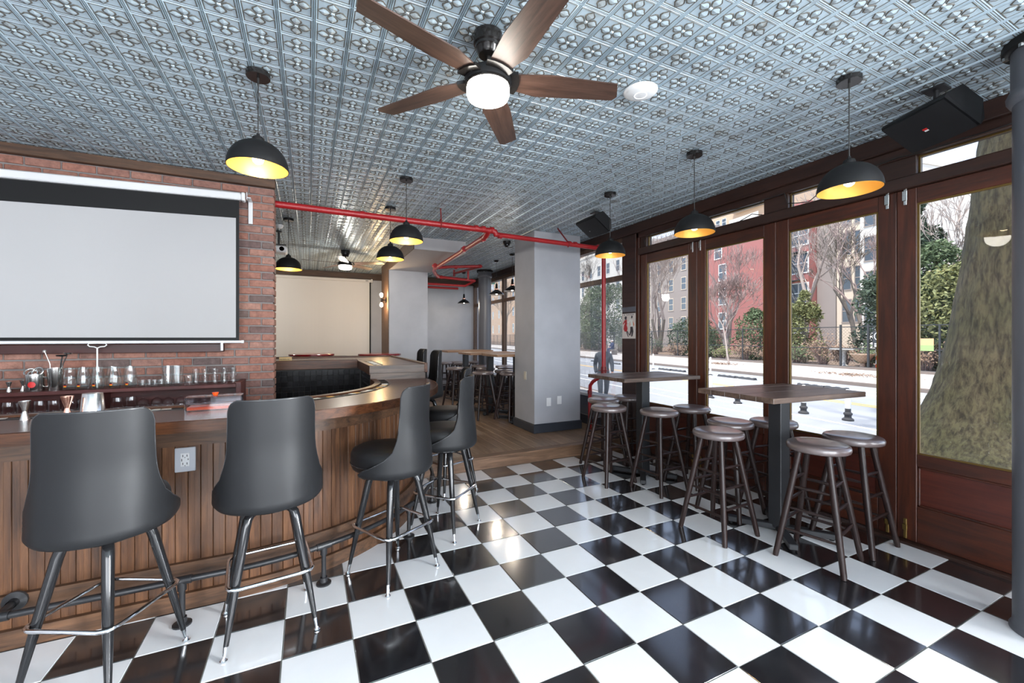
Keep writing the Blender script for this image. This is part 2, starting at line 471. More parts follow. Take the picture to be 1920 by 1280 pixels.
def interp(tab, x):
    if x <= tab[0][0]: return tab[0][1]
    for (a, va), (b, vb) in zip(tab, tab[1:]):
        if x <= b: return lerp(va, vb, (x - a) / (b - a))
    return tab[-1][1]
def arc(c, r, a0, a1, n, z=0): return [(c[0] + r * math.cos(R(lerp(a0, a1, k / n))), c[1] + r * math.sin(R(lerp(a0, a1, k / n))), z) for k in range(n + 1)]

# ================================================================== THE ROOM
plain('facade_upper', srgb(120, 84, 72), 0.9)
CZ = 2.93            # ceiling
XW = 3.85            # inner face of the glazed wall
XL, YR, YB = -3.2, -4.2, 10.1
STEP_Y, RZ = 4.29, 0.14
T = 0.305
GX, GY = 1.41754, 1.54032   # a tile corner

def in_view(x, y, z, pad=0.03):
    c, s = math.cos(R(25.483)), math.sin(R(25.483))
    X, Y = x * c - y * s, x * s + y * c
    if Y < 0.15: return False
    u = (951.56 + 785.26 * X / Y) / 1920; v = (632.67 - 785.26 * (z - 1.4576) / Y) / 1280
    return -pad < u < 1 + pad and -pad < v < 1 + pad

# ---- checkered floor
mb = MB(); mb.box(XL, XW + 0.05, YR, STEP_Y, -0.12, -0.004)
floor = struct(mb.build('floor', 'grout'), 'black and white checkered tile floor')
tm = {}
for k, mn in ((0, 'tile_white'), (1, 'tile_black')):
    q = MB(); q.box(-T / 2 + .0022, T / 2 - .0022, -T / 2 + .0022, T / 2 - .0022, -.010, 0, .0016); tm[k] = q.mesh('tile', mn)
cells = []
for i in range(-18, 9):
    for j in range(-22, 10):
        x, y = GX + (i + .5) * T, GY + (j + .5) * T
        if x < XL or x > XW + .1 or y > STEP_Y + .05 or y < YR: continue
        cells.append((i, j, x, y, any(in_view(x + a, y + b, 0, 0.0) for a in (-.15, 0, .15) for b in (-.15, 0, .15)) and not (y > 2.95 and x < 0.2) and not (y > 3.4 and x < 0.7)))
near = sorted([c for c in cells if c[4]], key=lambda c: c[2] ** 2 + c[3] ** 2)[:300]
ns = set((c[0], c[1]) for c in near)
rest = MB()
for (i, j, x, y, vis) in cells:
    k = (i + j) % 2
    if (i, j) in ns: obj('tile', tm[k], floor, (x, y, random.uniform(-.0004, .0004)))
    else: rest.box(x - T / 2 + .002, x + T / 2 - .002, y - T / 2 + .002, y + T / 2 - .002, -.01, 0, 0, k)
tag(rest.build('tile_field', ['tile_white', 'tile_black'], floor), kind='stuff')

# ---- raised floor with planks and a step
mb = MB(); mb.box(XL, XW + 0.05, STEP_Y + .03, YB, -0.12, RZ - .012)
rfloor = struct(mb.build('raised_floor', 'grout'), 'raised brown plank floor beyond the step')
pw = 0.128
q = MB(); q.box(-pw / 2 + .0008, pw / 2 - .0008, -.6, .6, -.012, 0, .0012)
wood('floor_plank_y', srgb(110, 86, 66), srgb(162, 134, 108), 'Y', 0.9, 0.34, rnd=0.16, bump=0.06)
plank_me = q.mesh('plank', 'floor_plank_y')
prest = MB()
nx = int((XW + .05 - 0.75) / pw) + 1
for a in range(nx):
    x = 0.78 + pw * (a + .5)
    y = STEP_Y + .12 - random.uniform(0, 1.1)
    while y < YB - .05:
        y0, y1 = max(y, STEP_Y + .105), min(y + 1.2, YB - .02)
        if y1 - y0 > 1.19 and y0 < 8.6: obj('plank', plank_me, rfloor, (x, (y0 + y1) / 2, RZ))
        elif y1 - y0 > .05:
            q = MB(); q.box(-pw / 2 + .0008, pw / 2 - .0008, -(y1 - y0) / 2 + .0005, (y1 - y0) / 2 - .0005, -.012, 0, .0012)
            q.build('plank', 'floor_plank_y', rfloor, None, (x, (y0 + y1) / 2, RZ))
        y += 1.2012
q = MB(); q.box(0.78, XW + .04, STEP_Y - .012, STEP_Y + .103, RZ - .022, RZ + .001, .004); q.build('nosing', 'step_wood', rfloor)
q = MB(); q.box(0.78, XW + .04, STEP_Y + .002, STEP_Y + .03, 0.0, RZ - .022, .002); q.build('riser', 'step_wood', rfloor)

# ---- pressed tin ceiling: panels of 4 x 4 embossed squares
mb = MB(); mb.box(XL - .3, XW + .3, YR - .3, YB + .3, CZ + .003, CZ + .3)
ceiling = struct(mb.build('ceiling', 'tin_wash'), 'blue grey pressed tin ceiling of embossed squares')
CELL = 0.1524
def petal_outline(n=6):
    pts = []
    prof = [(0.007, 0.0), (0.017, 0.0125), (0.031, 0.0225), (0.043, 0.0205), (0.053, 0.0095), (0.0635, 0.0)]
    return [(r, w) for r, w in prof] + [(r, -w) for r, w in prof[-2:0:-1]]
def tin_panel(cols=4, rows=4):
    m = MB(); h = CELL / 2
    W, Hh = cols * CELL, rows * CELL
    for a in range(cols):
        for b in range(rows):
            cx, cy = (a + .5) * CELL - W / 2, (b + .5) * CELL - Hh / 2
            def sqring(r0, r1, z0, z1, mi):
                vs = []
                for (r, z) in ((r0, z0), (r1, z1)):
                    vs += [(cx - r, cy - r, z), (cx + r, cy - r, z), (cx + r, cy + r, z), (cx - r, cy + r, z)]
                m.add(vs, [(k, 4 + k, 4 + (k + 1) % 4, (k + 1) % 4) for k in range(4)], mi)
            # profile from the edge inwards (negative z = towards the room)
            P = [(h, -.0014), (h - .0030, -.0010), (h - .0038, -.0002), (h - .0056, -.0002), (h - .0062, -.0014), (h - .0082, -.0014), (h - .0100, 0.0), (h - .0125, 0.0), (h - .0132, -.0012), (h - .0150, -.0012), (h - .0165, 0.0)]
            MI = [0, 1, 1, 0, 0, 0, 0, 1, 1, 1]
            for (p0, p1, mi) in zip(P, P[1:], MI): sqring(p0[0], p1[0], p0[1], p1[1], mi)
            for e in (h - .0012, h - .0072):
                for sg_ in (-1, 1):
                    ex = cx + sg_ * e
                    m.add([(ex - .0018, cy - h, 0), (ex, cy - h, -.0042), (ex + .0018, cy - h, 0), (ex - .0018, cy + h, 0), (ex, cy + h, -.0042), (ex + .0018, cy + h, 0)], [(0, 1, 4, 3), (1, 2, 5, 4)], 0)
            r = P[-1][0]
            m.quad((cx - r, cy - r, 0), (cx - r, cy + r, 0), (cx + r, cy + r, 0), (cx + r, cy - r, 0), 0)
            out = petal_outline()
            for d in range(4):
                ca, sa = math.cos(d * PI / 2), math.sin(d * PI / 2)
                rot = lambda u, w, z: (cx + u * ca - w * sa, cy + u * sa + w * ca, z)
                n = len(out); c0 = 0.038
                o1 = [rot(c0 + (u - c0) * 1.10, w * 1.16, -.0004) for u, w in out]
                o2 = [rot(u, w, -.0030) for u, w in out]
                o3 = [rot(c0 + (u - c0) * .84, w * .80, -.0022) for u, w in out]
                vs = o1 + o2 + o3 + [rot(0.037, 0, -.0075)]
                fs = []
                for k in range(n):
                    k2 = (k + 1) % n
                    fs.append((k, n + k, n + k2, k2)); fs.append((n + k, 2 * n + k, 2 * n + k2, n + k2))
                m.add(vs, fs, 1)
                m.add(o3 + [rot(0.037, 0, -.0075)], [(k, n, (k + 1) % n) for k in range(n)], 2)
            m.lathe([(.011, -.0005), (.007, -.006), (0, -.007)], 6, (cx, cy, 0), 2)
    return m
tinm = tin_panel().mesh('panel', ['tin_blue', 'tin_wash', 'tin_petal'])
px0, py0 = 1.398, 1.682
PWD = CELL * 4
for a in range(-8, 6):
    for b in range(-9, 15):
        x, y = px0 + (a + .5) * PWD, py0 + (b + .5) * PWD
        if x < XL or x > XW + .1 or y < YR + .2 or y > YB: continue
        o = obj('panel', tinm, ceiling, (x, y, CZ - random.uniform(0, .0006)))
        o.rotation_euler = (random.uniform(-.0006, .0006), random.uniform(-.0006, .0006), 0)

# ---- brick partition on the left
BX, BY, BT = -0.285, 4.50, 0.24
mb = MB(); mb.box(XL, BX - .012, BY + .012, BY + BT - .012, -.1, CZ)
wall_left = struct(mb.build('wall_left', 'mortar'), 'red brick partition with grey mortar')
CP = 0.0714; bh = 0.058; bl = 0.2; jt = 0.0115
bm_ = {}
def brick_mesh(l, key):
    if (round(l, 3), key) not in bm_:
        rr = random.Random(hash((round(l, 3), key)) % 999)
        q = MB(); q.box(-l / 2, l / 2, -.011, .011, -bh / 2, bh / 2, .004)
        q.v = [(x + rr.uniform(-.0015, .0015), y + rr.uniform(-.0015, .001), z + rr.uniform(-.0015, .0015)) for x, y, z in q.v]
        bm_[(round(l, 3), key)] = q.mesh('brick', 'brick')
    return bm_[(round(l, 3), key)]
hid = MB()
def brick_hidden(x, z): return (x < -0.62 and 1.50 < z < 2.60) or z < 0.80 or x < -2.55
ncourse = int(2.86 / CP)
for c in range(ncourse):
    z = 2.852 - CP * (c + .5)
    if z < 0.05: break
    x = BX
    first = [bl, bl / 2][c % 2]
    l = first; k = 0
    while x > XL + .05:
        xc = x - l / 2
        if brick_hidden(xc, z): hid.box(xc - l / 2, xc + l / 2, BY, BY + .02, z - bh / 2, z + bh / 2)
        else: obj('brick', brick_mesh(l, k % 3), wall_left, (xc, BY + .011 + random.uniform(-.0015, .0015), z), (0, 0, random.uniform(-.004, .004)))
        x -= l + jt; l = bl; k += 1
    # return face of the pier end
    y = BY + .022
    for l2 in ([bl / 2, bl / 2] if c % 2 else [bl]):
        if z > 0.8: obj('brick', brick_mesh(l2, 0), wall_left, (BX - .011, y + l2 / 2, z), (0, 0, PI / 2))
        y += l2 + jt
tag(hid.build('brick_field', 'brick', wall_left), kind='stuff')
q = MB(); q.box(XL, BX + .01, BY - .045, BY + .02, 2.852, CZ - .004, .004)
struct(q.build('trim_1', 'beam_brown'), 'dark wooden beam along the top of the brick wall')

# ---- far wall, pier with soffit, grey pillar
mb = MB(); mb.box(XL, XW + .2, YB, YB + .2, -.1, CZ)
struct(mb.build('wall_back', 'plaster'), 'grey plaster wall at the far end')
q = MB(); q.box(XL, XW, YB - .05, YB - .001, 2.78, CZ - .004, .004)
struct(q.build('trim_2', 'beam_brown'), 'rough wooden beam under the ceiling of the far wall')
mb = MB(); mb.box(1.40, 2.15, 8.2, 9.0, RZ, CZ - .001)
pier = struct(mb.build('wall_pier', 'plaster'), 'grey plastered pier with a brown side')
q = MB(); q.box(1.385, 1.399, 8.2, 9.0, RZ, CZ - .002); q.build('side_panel', 'beam_brown', pier)
q = MB(); q.box(1.40, 2.19, 6.09, 8.199, 2.75, CZ - .001)
soff = struct(q.build('ceiling_soffit', 'soffit_paint'), 'dropped grey soffit in front of the pier')
q = MB(); q.box(1.385, 1.399, 6.09, 8.2, 2.75, CZ - .002); q.build('side_panel', 'beam_brown', soff)
mb = MB(); mb.box(2.81, 3.57, 5.035, 5.64, RZ, CZ - .001, .004)
pil = struct(mb.build('wall_pillar', 'plaster'), 'square grey plaster pillar')
q = MB(); q.box(2.792, 3.588, 5.017, 5.66, RZ + .001, RZ + .115, .004); q.box(2.797, 3.583, 5.022, 5.655, RZ + .115, RZ + .125, .003)
q.build('baseboard', 'base_paint', pil)
q = MB(); q.box(2.16, XW, YB - .02, YB - .001, RZ, RZ + .12, .003)
struct(q.build('baseboard_back', 'base_paint'), 'dark baseboard along the far wall')

# ---- walls behind the camera, with assumed shop windows
mb = MB()
for (x0, x1, z0, z1) in ((XL, XW + .2, -.1, .62), (XL, XW + .2, 2.66, CZ), (XL, -2.9, .62, 2.66), (-.2, .4, .62, 2.66), (3.1, XW + .2, .62, 2.66)):
    mb.box(x0, x1, YR - .2, YR, z0, z1)
struct(mb.build('wall_rear', 'plaster'), 'grey wall with assumed shop windows behind the camera')
for n, (x0, x1) in enumerate(((-2.9, -.2), (.4, 3.1))):
    q = MB()
    for b in ((x0, x0 + .06, .62, 2.66), (x1 - .06, x1, .62, 2.66), (x0, x1, .62, .68), (x0, x1, 2.60, 2.66), ((x0 + x1) / 2 - .03, (x0 + x1) / 2 + .03, .68, 2.60)):
        q.box(b[0], b[1], YR - .14, YR - .06, b[2], b[3], .004)
    w = struct(q.build('window_%d' % (20 + n), 'window_wood'))  # assumed, unseen window that holds a rear fill light
    g = MB(); g.box(x0 + .05, x1 - .05, YR - .104, YR - .1, .66, 2.62); g.build('pane', 'window_glass', w)
mb = MB(); mb.box(XL - .2, XL, YR - .2, YB + .2, -.1, CZ)
struct(mb.build('wall_side', 'plaster'), 'grey side wall behind the bar')

# unseen storey above the shop, added to keep sun off the near sidewalk
mb = MB(); mb.box(XL - .3, XW + .25, YR - 6, YB + 4, CZ + .31, 4.6)
struct(mb.build('wall_upper_shade', 'facade_upper'), 'unseen brick storey above the shop front, added to block sun')

# ================================================================== THE GLAZED WALL
HZ0, HZ1 = 2.50, 2.60      # bar under the transoms
TZ1 = 2.735                # top of transom glass
q = MB(); q.box(XW - .055, XW + .12, YR, YB, 2.805, CZ - .004, .006)
trim3 = struct(q.build('trim_3', 'lintel'), 'dark brown beam above the glazed doors')
q = MB(); q.box(XW - .02, XW + .1, YR, 4.43, TZ1, 2.806, .004); q.build('head_board', 'lintel', trim3)
q = MB(); q.box(XW - .035, XW + .1, YR, 4.12, HZ0 + .012, HZ1, .006); q.build('transom_bar', 'lintel', trim3)
def bead(m, y0, y1, z0, z1, x, w=.012):
    for b in ((y0, y0 + w, z0, z1), (y1 - w, y1, z0, z1), (y0 + w, y1 - w, z0, z0 + w), (y0 + w, y1 - w, z1 - w, z1)):
        m.box(x, x + .014, b[0], b[1], b[2], b[3])
leaves = [(3.254, 4.118), (2.395, 3.252), (1.527, 2.393), (0.66, 1.525), (-.21, .658), (-1.08, -.212), (-1.95, -1.082), (-2.82, -1.952), (-3.69, -2.822)]  # leaves beyond the near column are out of view, assumed
for n, (y0, y1) in enumerate(leaves):
    sw = .110
    q = MB()
    dz0 = .022
    d = MB(); d.box(XW, XW + .055, y0, y0 + sw, dz0, HZ0 + .01, .004)
    door = struct(d.build('door_%d' % (n + 1), 'door_wood'), 'varnished brown glazed door leaf')
    q = MB(); q.box(XW, XW + .055, y1 - sw, y1, dz0, HZ0 + .01, .004); q.build('stile', 'door_wood', door)
    for (z0, z1) in ((2.40, HZ0 + .01), (.555, .64), (dz0, .275)):
        q = MB(); q.box(XW + .001, XW + .054, y0 + sw, y1 - sw, z0, z1, .003); q.build('rail', 'door_wood_y', door)
    q = MB(); q.box(XW + .022, XW + .04, y0 + sw, y1 - sw, .275, .555)
    p_ = q.build('panel', 'door_panel', door)
    q = MB()
    for b in ((y0 + sw, y0 + sw + .014, .275, .555), (y1 - sw - .014, y1 - sw, .275, .555), (y0 + sw, y1 - sw, .275, .289), (y0 + sw, y1 - sw, .541, .555)):
        q.box(XW + .008, XW + .024, b[0], b[1], b[2], b[3], .003)
    q.build('moulding', 'door_wood_y', door)
    q = MB(); bead(q, y0 + sw, y1 - sw, .64, 2.40, XW + .008); q.build('glazing_bead', 'brass_dark', door)
    q = MB(); q.box(XW + .026, XW + .031, y0 + sw + .001, y1 - sw - .001, .641, 2.399); q.build('pane', 'window_glass', door)
    # threshold gap strip and bolts
    q = MB()
    yb = y1 - .05 if n % 2 else y0 + .05
    q.box(XW - .012, XW, yb - .009, yb + .009, 2.40, 2.58, .002); q.box(XW - .02, XW - .008, yb - .014, yb + .014, 2.43, 2.50, .002)
    q.build('bolt', 'steel', door)
    q = MB(); q.box(XW - .012, XW, yb - .009, yb + .009, .03, .17, .002); q.box(XW - .018, XW - .008, yb - .013, yb + .013, .09, .13, .002)
    q.build('bolt', 'brass_dark', door)
    # transom over it (the first pair shares one)
    if n == 0: continue
    ty0, ty1 = (y0 + sw, y1 - sw)
    if n == 1: ty1 = leaves[0][1] - sw
    q = MB()
    w = None
    f = MB(); f.box(XW - .005, XW + .09, ty1, ty1 + sw * 2 if n > 1 else ty1 + sw, HZ1, TZ1 + .002, .004)
    win = struct(f.build('window_%d' % n, 'lintel'), 'low transom window above the doors')
    q = MB(); bead(q, ty0, ty1, HZ1, TZ1, XW + .03, .01); q.build('glazing_bead', 'brass_dark', win)
    q = MB(); q.box(XW + .04, XW + .044, ty0 + .002, ty1 - .002, HZ1 + .002, TZ1 - .002); q.build('pane', 'window_glass', win)
q = MB(); q.box(XW - .05, XW + .14, YR, 4.12, -.01, .018, .004)
struct(q.build('trim_4', 'lintel'), 'worn threshold under the glazed doors')
# broad post between the doors and the fixed windows
q = MB(); q.box(XW - .02, XW + .12, 4.121, 4.43, -.02, 2.806, .006)
post = struct(q.build('trim_5', 'door_wood'), 'broad brown post beside the red standpipe')
q = MB(); q.box(XW - .034, XW - .019, 4.165, 4.425, 0.15, 2.80, .004); q.build('face_board', 'lintel', post)
# fixed windows from the post to the far wall
FZ0, FZ1, BZ0, BZ1 = .62, 2.74, 2.24, 2.31
mb = MB(); mb.box(XW + .01, XW + .15, 4.43, YB, RZ - .1, FZ0 - .04)
wall_r = struct(mb.build('wall_right', 'plaster_dark'), 'low dark wall under the fixed windows')
q = MB(); q.box(XW - .06, XW + .16, 4.43, YB, FZ0 - .04, FZ0, .006); q.build('sill', 'stone_sill', wall_r)
q = MB(); q.box(XW - .012, XW + .01, 4.43, YB, RZ + .001, RZ + .14, .004); q.build('baseboard', 'base_paint', wall_r)
q = MB(); q.box(XW - .01, XW + .1, 4.43, YB, FZ1, 2.806, .004); q.build('head_board', 'window_wood', wall_r)
ys = [4.43, 5.78, 7.05, 8.32, 9.5, YB]
for n, (y0, y1) in enumerate(zip(ys, ys[1:])):
    q = MB(); q.box(XW - .005, XW + .08, y1 - .05, y1 + (.04 if n < 4 else 0), FZ0, FZ1, .005)
    win = struct(q.build('window_%d' % (n + 11), 'window_wood'), 'tall fixed shop window with a transom bar')
    q = MB(); q.box(XW, XW + .075, y0 + .03, y1 - .05, BZ0, BZ1, .004); q.build('transom_bar', 'window_wood', win)
    q = MB(); q.box(XW, XW + .075, y0 + .0, y0 + .035, FZ0, FZ1, .004); q.build('jamb', 'window_wood', win)
    for (z0, z1) in ((FZ0, BZ0), (BZ1, FZ1)):
        q = MB(); q.box(XW + .03, XW + .034, y0 + .03, y1 - .05, z0, z1); q.build('pane', 'window_glass', win)
# cable strung along the transom windows
q = MB()
def cable(pts, r=.004):
    out = []
    for (a, b) in zip(pts, pts[1:]):
        for k in range(8):
            t = k / 8
            sag = -.5 * abs(b[1] - a[1]) * t * (1 - t) * .16
            out.append((lerp(a[0], b[0], t), lerp(a[1], b[1], t), lerp(a[2], b[2], t) + sag))
    out.append(pts[-1]); q.tube(out, r, 6)
xx = XW - .03
cable([(xx, 4.0, 2.62), (xx, 4.02, 2.70), (xx, 3.9, 2.735), (xx, 3.2, 2.745), (xx, 2.85, 2.74), (xx, 2.52, 2.715), (xx, 2.50, 2.74), (xx, 2.30, 2.74), (xx, 2.27, 2.64), (xx, 2.1, 2.605), (xx, 1.9, 2.735), (xx, 1.5, 2.75), (xx, 1.38, 2.735), (xx, 1.2, 2.745), (xx, .9, 2.75)])
cable([(xx, 2.72, 2.60), (xx, 2.6, 2.635), (xx, 2.5, 2.60)])
tag(q.build('window_cable', 'cable_black', None, 60), 'thin dark cable looping along the transom windows', 'cable')

# ---- round iron columns
def column(x, y, label):
    m = MB()
    m.lathe([(.152, 0), (.152, .010), (.146, .02), (.142, .03), (.140, .05), (.140, 2.62), (.150, 2.625), (.160, 2.645), (.162, 2.665), (.154, 2.685), (.146, 2.70), (.146, CZ - .05), (.146, CZ - .004)], 40, (x, y, RZ if y > 4.3 else 0))
    m.v = [(a, b, min(c, CZ - .002)) for a, b, c in m.v]
    c = struct(m.build('column', 'column_paint', None, 40), label)
    p = MB(); p.lathe([(0, CZ - .045), (.168, CZ - .045), (.176, CZ - .04), (.176, CZ - .003)], 40, (x, y, 0)); pl = p.build('cap_plate', 'black_matte', c, 40)
    p = MB()
    for k in range(8):
        a = k * PI / 4 + .3
        p.lathe([(0, CZ - .06), (.013, CZ - .06), (.013, CZ - .044)], 6, (x + .160 * math.cos(a), y + .160 * math.sin(a), 0))
    p.build('bolt', 'steel', c, 30)
    return c
column(3.27, 0.685, 'round grey iron column at the right edge')
column(3.50, 8.50, 'round grey iron column between the far tables and windows')

# ================================================================== THE BAR
BZ = 1.04
BC = (-0.377, 4.07); BR = 1.487; BY0 = BC[1] - BR          # outer edge of the bar top
def bar_path(o, x0=-3.1, y1=4.275, n=20, xa=None):
    """outline of the bar at distance o inside its outer edge"""
    r = BR - o
    pts = [(x0, BY0 + o)]
    pts += [(BC[0] + r * math.cos(R(a)), BC[1] + r * math.sin(R(a))) for a in [lerp(-90, 0, k / n) for k in range(n + 1)]]
    pts.append((BC[0] + r, y1))
    return pts
def band(m, o0, o1, z0, z1, n=20, x0=-3.1, y1=4.275, mi=0, a=None, b=None):
    P, Q = bar_path(o0, x0, y1, n), bar_path(o1, x0, y1, n)
    if a is not None: P, Q = P[a:b], Q[a:b]
    N = len(P)
    vs = [(x, y, z0) for x, y in P] + [(x, y, z0) for x, y in Q] + [(x, y, z1) for x, y in P] + [(x, y, z1) for x, y in Q]
    fs = []
    for k in range(N - 1):
        fs += [(k, k + 1, 2 * N + k + 1, 2 * N + k), (N + k + 1, N + k, 3 * N + k, 3 * N + k + 1), (2 * N + k, 2 * N + k + 1, 3 * N + k + 1, 3 * N + k), (k + 1, k, N + k, N + k + 1)]
    fs += [(0, 2 * N, 3 * N, N), (N - 1, 2 * N - 1, 4 * N - 1, 3 * N - 1)]
    m.add(vs, fs, mi); return m
bar = thing('bar_counter', 'curved wooden bar counter with plank front in front of brick wall', 'bar counter')
q = MB(); band(q, .012, .43, BZ - .012, BZ, 40); q.build('countertop', 'bar_top', bar, 30)
q = MB(); band(q, 0, .012, BZ - .058, BZ - .003, 40); band(q, .012, .2, BZ - .058, BZ - .0125, 40); q.build('counter_edge', 'bar_edge', bar, 30)
q = MB(); band(q, .43, .505, BZ - .06, BZ + .0006, 40); q.build('inlay_trough', 'black_matte', bar, 30)
q = MB(); band(q, .505, .557, BZ - .06, BZ + .012, 40); q.build('back_rail', 'bar_edge', bar, 30)
q = MB(); band(q, .425, .432, BZ - .005, BZ + .004, 40); q.build('trough_edge', 'black_gloss', bar, 30)
# cards lying in the inlay trough
def on_bar(o, s):     # s = distance along, 0 at the start of the curve
    r = BR - o
    if s < 0: return (BC[0] + s, BY0 + o, 0.0)
    a = s / r
    if a > PI / 2: return (BC[0] + r, BC[1] + (a - PI / 2) * r, PI / 2)
    return (BC[0] + r * math.sin(a), BC[1] - r * math.cos(a), a)
rc = random.Random(3)
s_ = -2.3
while s_ < 1.56:
    x, y, a = on_bar(.466, s_)
    wdt = rc.uniform(.03, .055)
    M = Matrix.Translation((x, y, BZ + .0008)) @ Matrix.Rotation(a + rc.uniform(-.2, .2), 4, 'Z')
    q = MB(); q.box(-wdt / 2, wdt / 2, -.024, .024, 0, .002, 0, 0, M)
    q.build('inlay_card', rc.choice(['paper_white', 'paper_white', 'label_yellow', 'poster_paper', 'black_gloss']), bar)
    s_ += wdt + rc.choice([.01, .02, .06, .12])
# front: cap moulding, planks, boards near the floor
q = MB(); band(q, .195, .235, BZ - .165, BZ - .058, 40); q.build('apron', 'bar_trim', bar, 30)
q = MB(); band(q, .232, .262, .0, BZ - .06, 40); q.build('backing', 'cherry_dark', bar, 30)
plw = .0565
tot = 2.3 + (BR - .222) * PI / 2 + .2
np_ = int(tot / plw)
pm = []
for v in range(3):
    q = MB(); q.box(-plw / 2 + .0009, plw / 2 - .0009, -.010, .010, 0, .81, .0022)
    q.box(-.0012, .0012, -.0112, -.009, 0, .81)
    pm.append(q.mesh('plank', 'bar_plank'))
for k in range(np_):
    s0 = -2.3 + plw * (k + .5)
    x, y, a = on_bar(.222, s0)
    obj('plank', pm[k % 3], bar, (x, y, .07), (0, 0, a))
for (z0, z1) in ((0.0, .085), (.15, .25)):
    q = MB(); band(q, .185, .213, z0, z1, 40); q.build('kick_board', 'bar_trim', bar, 30)

# foot rail
rail = thing('foot_rail', 'black iron pipe foot rail along the bar base', 'foot rail')
ro = .05
pts = [on_bar(ro, s)[:2] + (.225,) for s in [-1.35 + .06 * k for k in range(64)] if s < 2.2]
q = MB(); q.tube(pts, .0155, 10); q.build('pipe', 'black_iron', rail, 50)
for s in (-.86, -.22 + .02, .47, 1.17, 1.82):
    x, y, a = on_bar(ro, s)
    if s < -.5:
        q = MB(); q.tube([(x, y, .225), (x, y + .13, .225)], .0165, 10); q.tube([(x - .04, y, .225), (x + .04, y, .225)], .021, 10); q.lathe([(0, 0), (.045, 0), (.045, .012), (.02, .016), (.02, .04)], 16, (x, y + .134, .225), M=Matrix.Rotation(PI / 2, 4, 'X')); q.build('bracket', 'black_iron', rail, 50)
        continue
    q = MB(); q.tube([(x, y, .0), (x, y, .22)], .0135, 10); q.build('post', 'black_iron', rail, 50)
    q = MB(); q.lathe([(0, 0), (.042, 0), (.042, .008), (.022, .014), (.02, .04), (0.017, .04)], 16, (x, y, 0)); q.build('flange', 'black_iron', rail, 50)
    t = Vector((math.cos(a), math.sin(a), 0))
    q = MB(); q.tube([Vector((x, y, .225)) - t * .04, Vector((x, y, .225)) + t * .04], .021, 10); q.tube([(x, y, .225), (x, y, .175)], .02, 10); q.build('tee_fitting', 'black_iron', rail, 50)

# raised counter on the upper floor, wrapping back to the left behind the brick pier
TZ = 1.18
tier = thing('raised_bar_counter', 'raised wooden bar counter with black tiled inner face', 'bar counter')
X0t, X1t, Y0t, Y1t, Y2t = .542, 1.115, 4.275, 5.33, 6.28
q = MB(); q.box(X0t + .05, X1t, Y0t + .012, Y2t, TZ - .03, TZ, .003); q.build('countertop', 'bar_top', tier)
q = MB(); q.box(-2.6, X0t + .05, Y1t + .05, Y2t, TZ - .03, TZ, .003); q.build('countertop', 'bar_top', tier)
q = MB(); q.box(X0t, X1t, Y0t, Y0t + .012, TZ - .075, TZ + .003, .002); q.build('front_board', 'tier_face', tier)
q = MB(); q.box(X0t + .01, X1t - .015, Y0t + .012, Y0t + .03, BZ - .1, TZ - .075, .002); q.build('front_board', 'tier_face', tier)
q = MB(); q.box(X0t, X0t + .05, Y0t + .0125, Y1t + .05, TZ - .09, TZ + .002, .002); q.build('inner_rail', 'bar_edge_y', tier)
q = MB(); q.box(-2.6, X0t, Y1t, Y1t + .05, TZ - .09, TZ + .016, .004); q.build('inner_rail', 'bar_edge', tier)
q = MB(); q.box(X1t - .03, X1t + .004, Y0t - .003, Y2t, TZ - .08, TZ + .018, .004); q.build('outer_rail', 'bar_edge_y', tier)
q = MB(); q.box(-2.6, X1t, Y2t - .03, Y2t + .004, TZ - .08, TZ + .018, .004); q.build('outer_rail', 'bar_edge', tier)
q = MB(); q.box(X0t + .05, X0t + .14, Y0t + .10, Y1t - .1, TZ - .01, TZ + .0015); q.build('inlay_trough', 'black_matte', tier)
q = MB(); q.box(X0t + .048, X0t + .142, Y0t + .098, Y0t + .104, TZ, TZ + .006); q.box(X0t + .138, X0t + .144, Y0t + .098, Y1t - .1, TZ, TZ + .006); q.build('trough_edge', 'black_gloss', tier)
for (yy, ll) in ((4.47, .12), (4.66, .1), (4.80, .05), (4.95, .09)):
    q = MB(); q.box(X0t + .066, X0t + .122, yy - ll / 2, yy + ll / 2, TZ + .0015, TZ + .006); q.build('inlay_card', 'paper_white', tier)
q = MB(); q.box(X0t + .06, X1t - .25, Y0t + .03, Y2t - .2, RZ - .1, TZ - .031); q.box(-2.6, X0t + .06, Y1t + .065, Y2t - .2, RZ - .1, TZ - .031); q.build('body', 'cherry_dark', tier)
q = MB(); q.box(-2.6, X0t + .05, Y1t + .056, Y1t + .064, .1, TZ - .09); q.box(X0t + .046, X0t + .056, Y0t + .03, Y1t + .06, .1, TZ - .09); q.build('tile_backing', 'black_grout', tier)
ts = .0605
q = MB(); q.box(-ts / 2 + .0012, ts / 2 - .0012, -.004, .004, -ts / 2 + .0012, ts / 2 - .0012, .0015); btm = q.mesh('tile', 'black_tile')
cnt = 0
for r_ in range(9):
    for c_ in range(16):
        obj('tile', btm, tier, (X0t + .03 - ts * (c_ + .5), Y1t + .053, TZ - .105 - ts * (r_ + .5)), (random.uniform(-.012, .012), 0, random.uniform(-.012, .012)))
for r_ in range(8):
    for c_ in range(15):
        obj('tile', btm, tier, (X0t + .043, Y1t + .04 - ts * (c_ + .5), TZ - .105 - ts * (r_ + .5)), (random.uniform(-.01, .01), 0, PI / 2 + random.uniform(-.012, .012)))

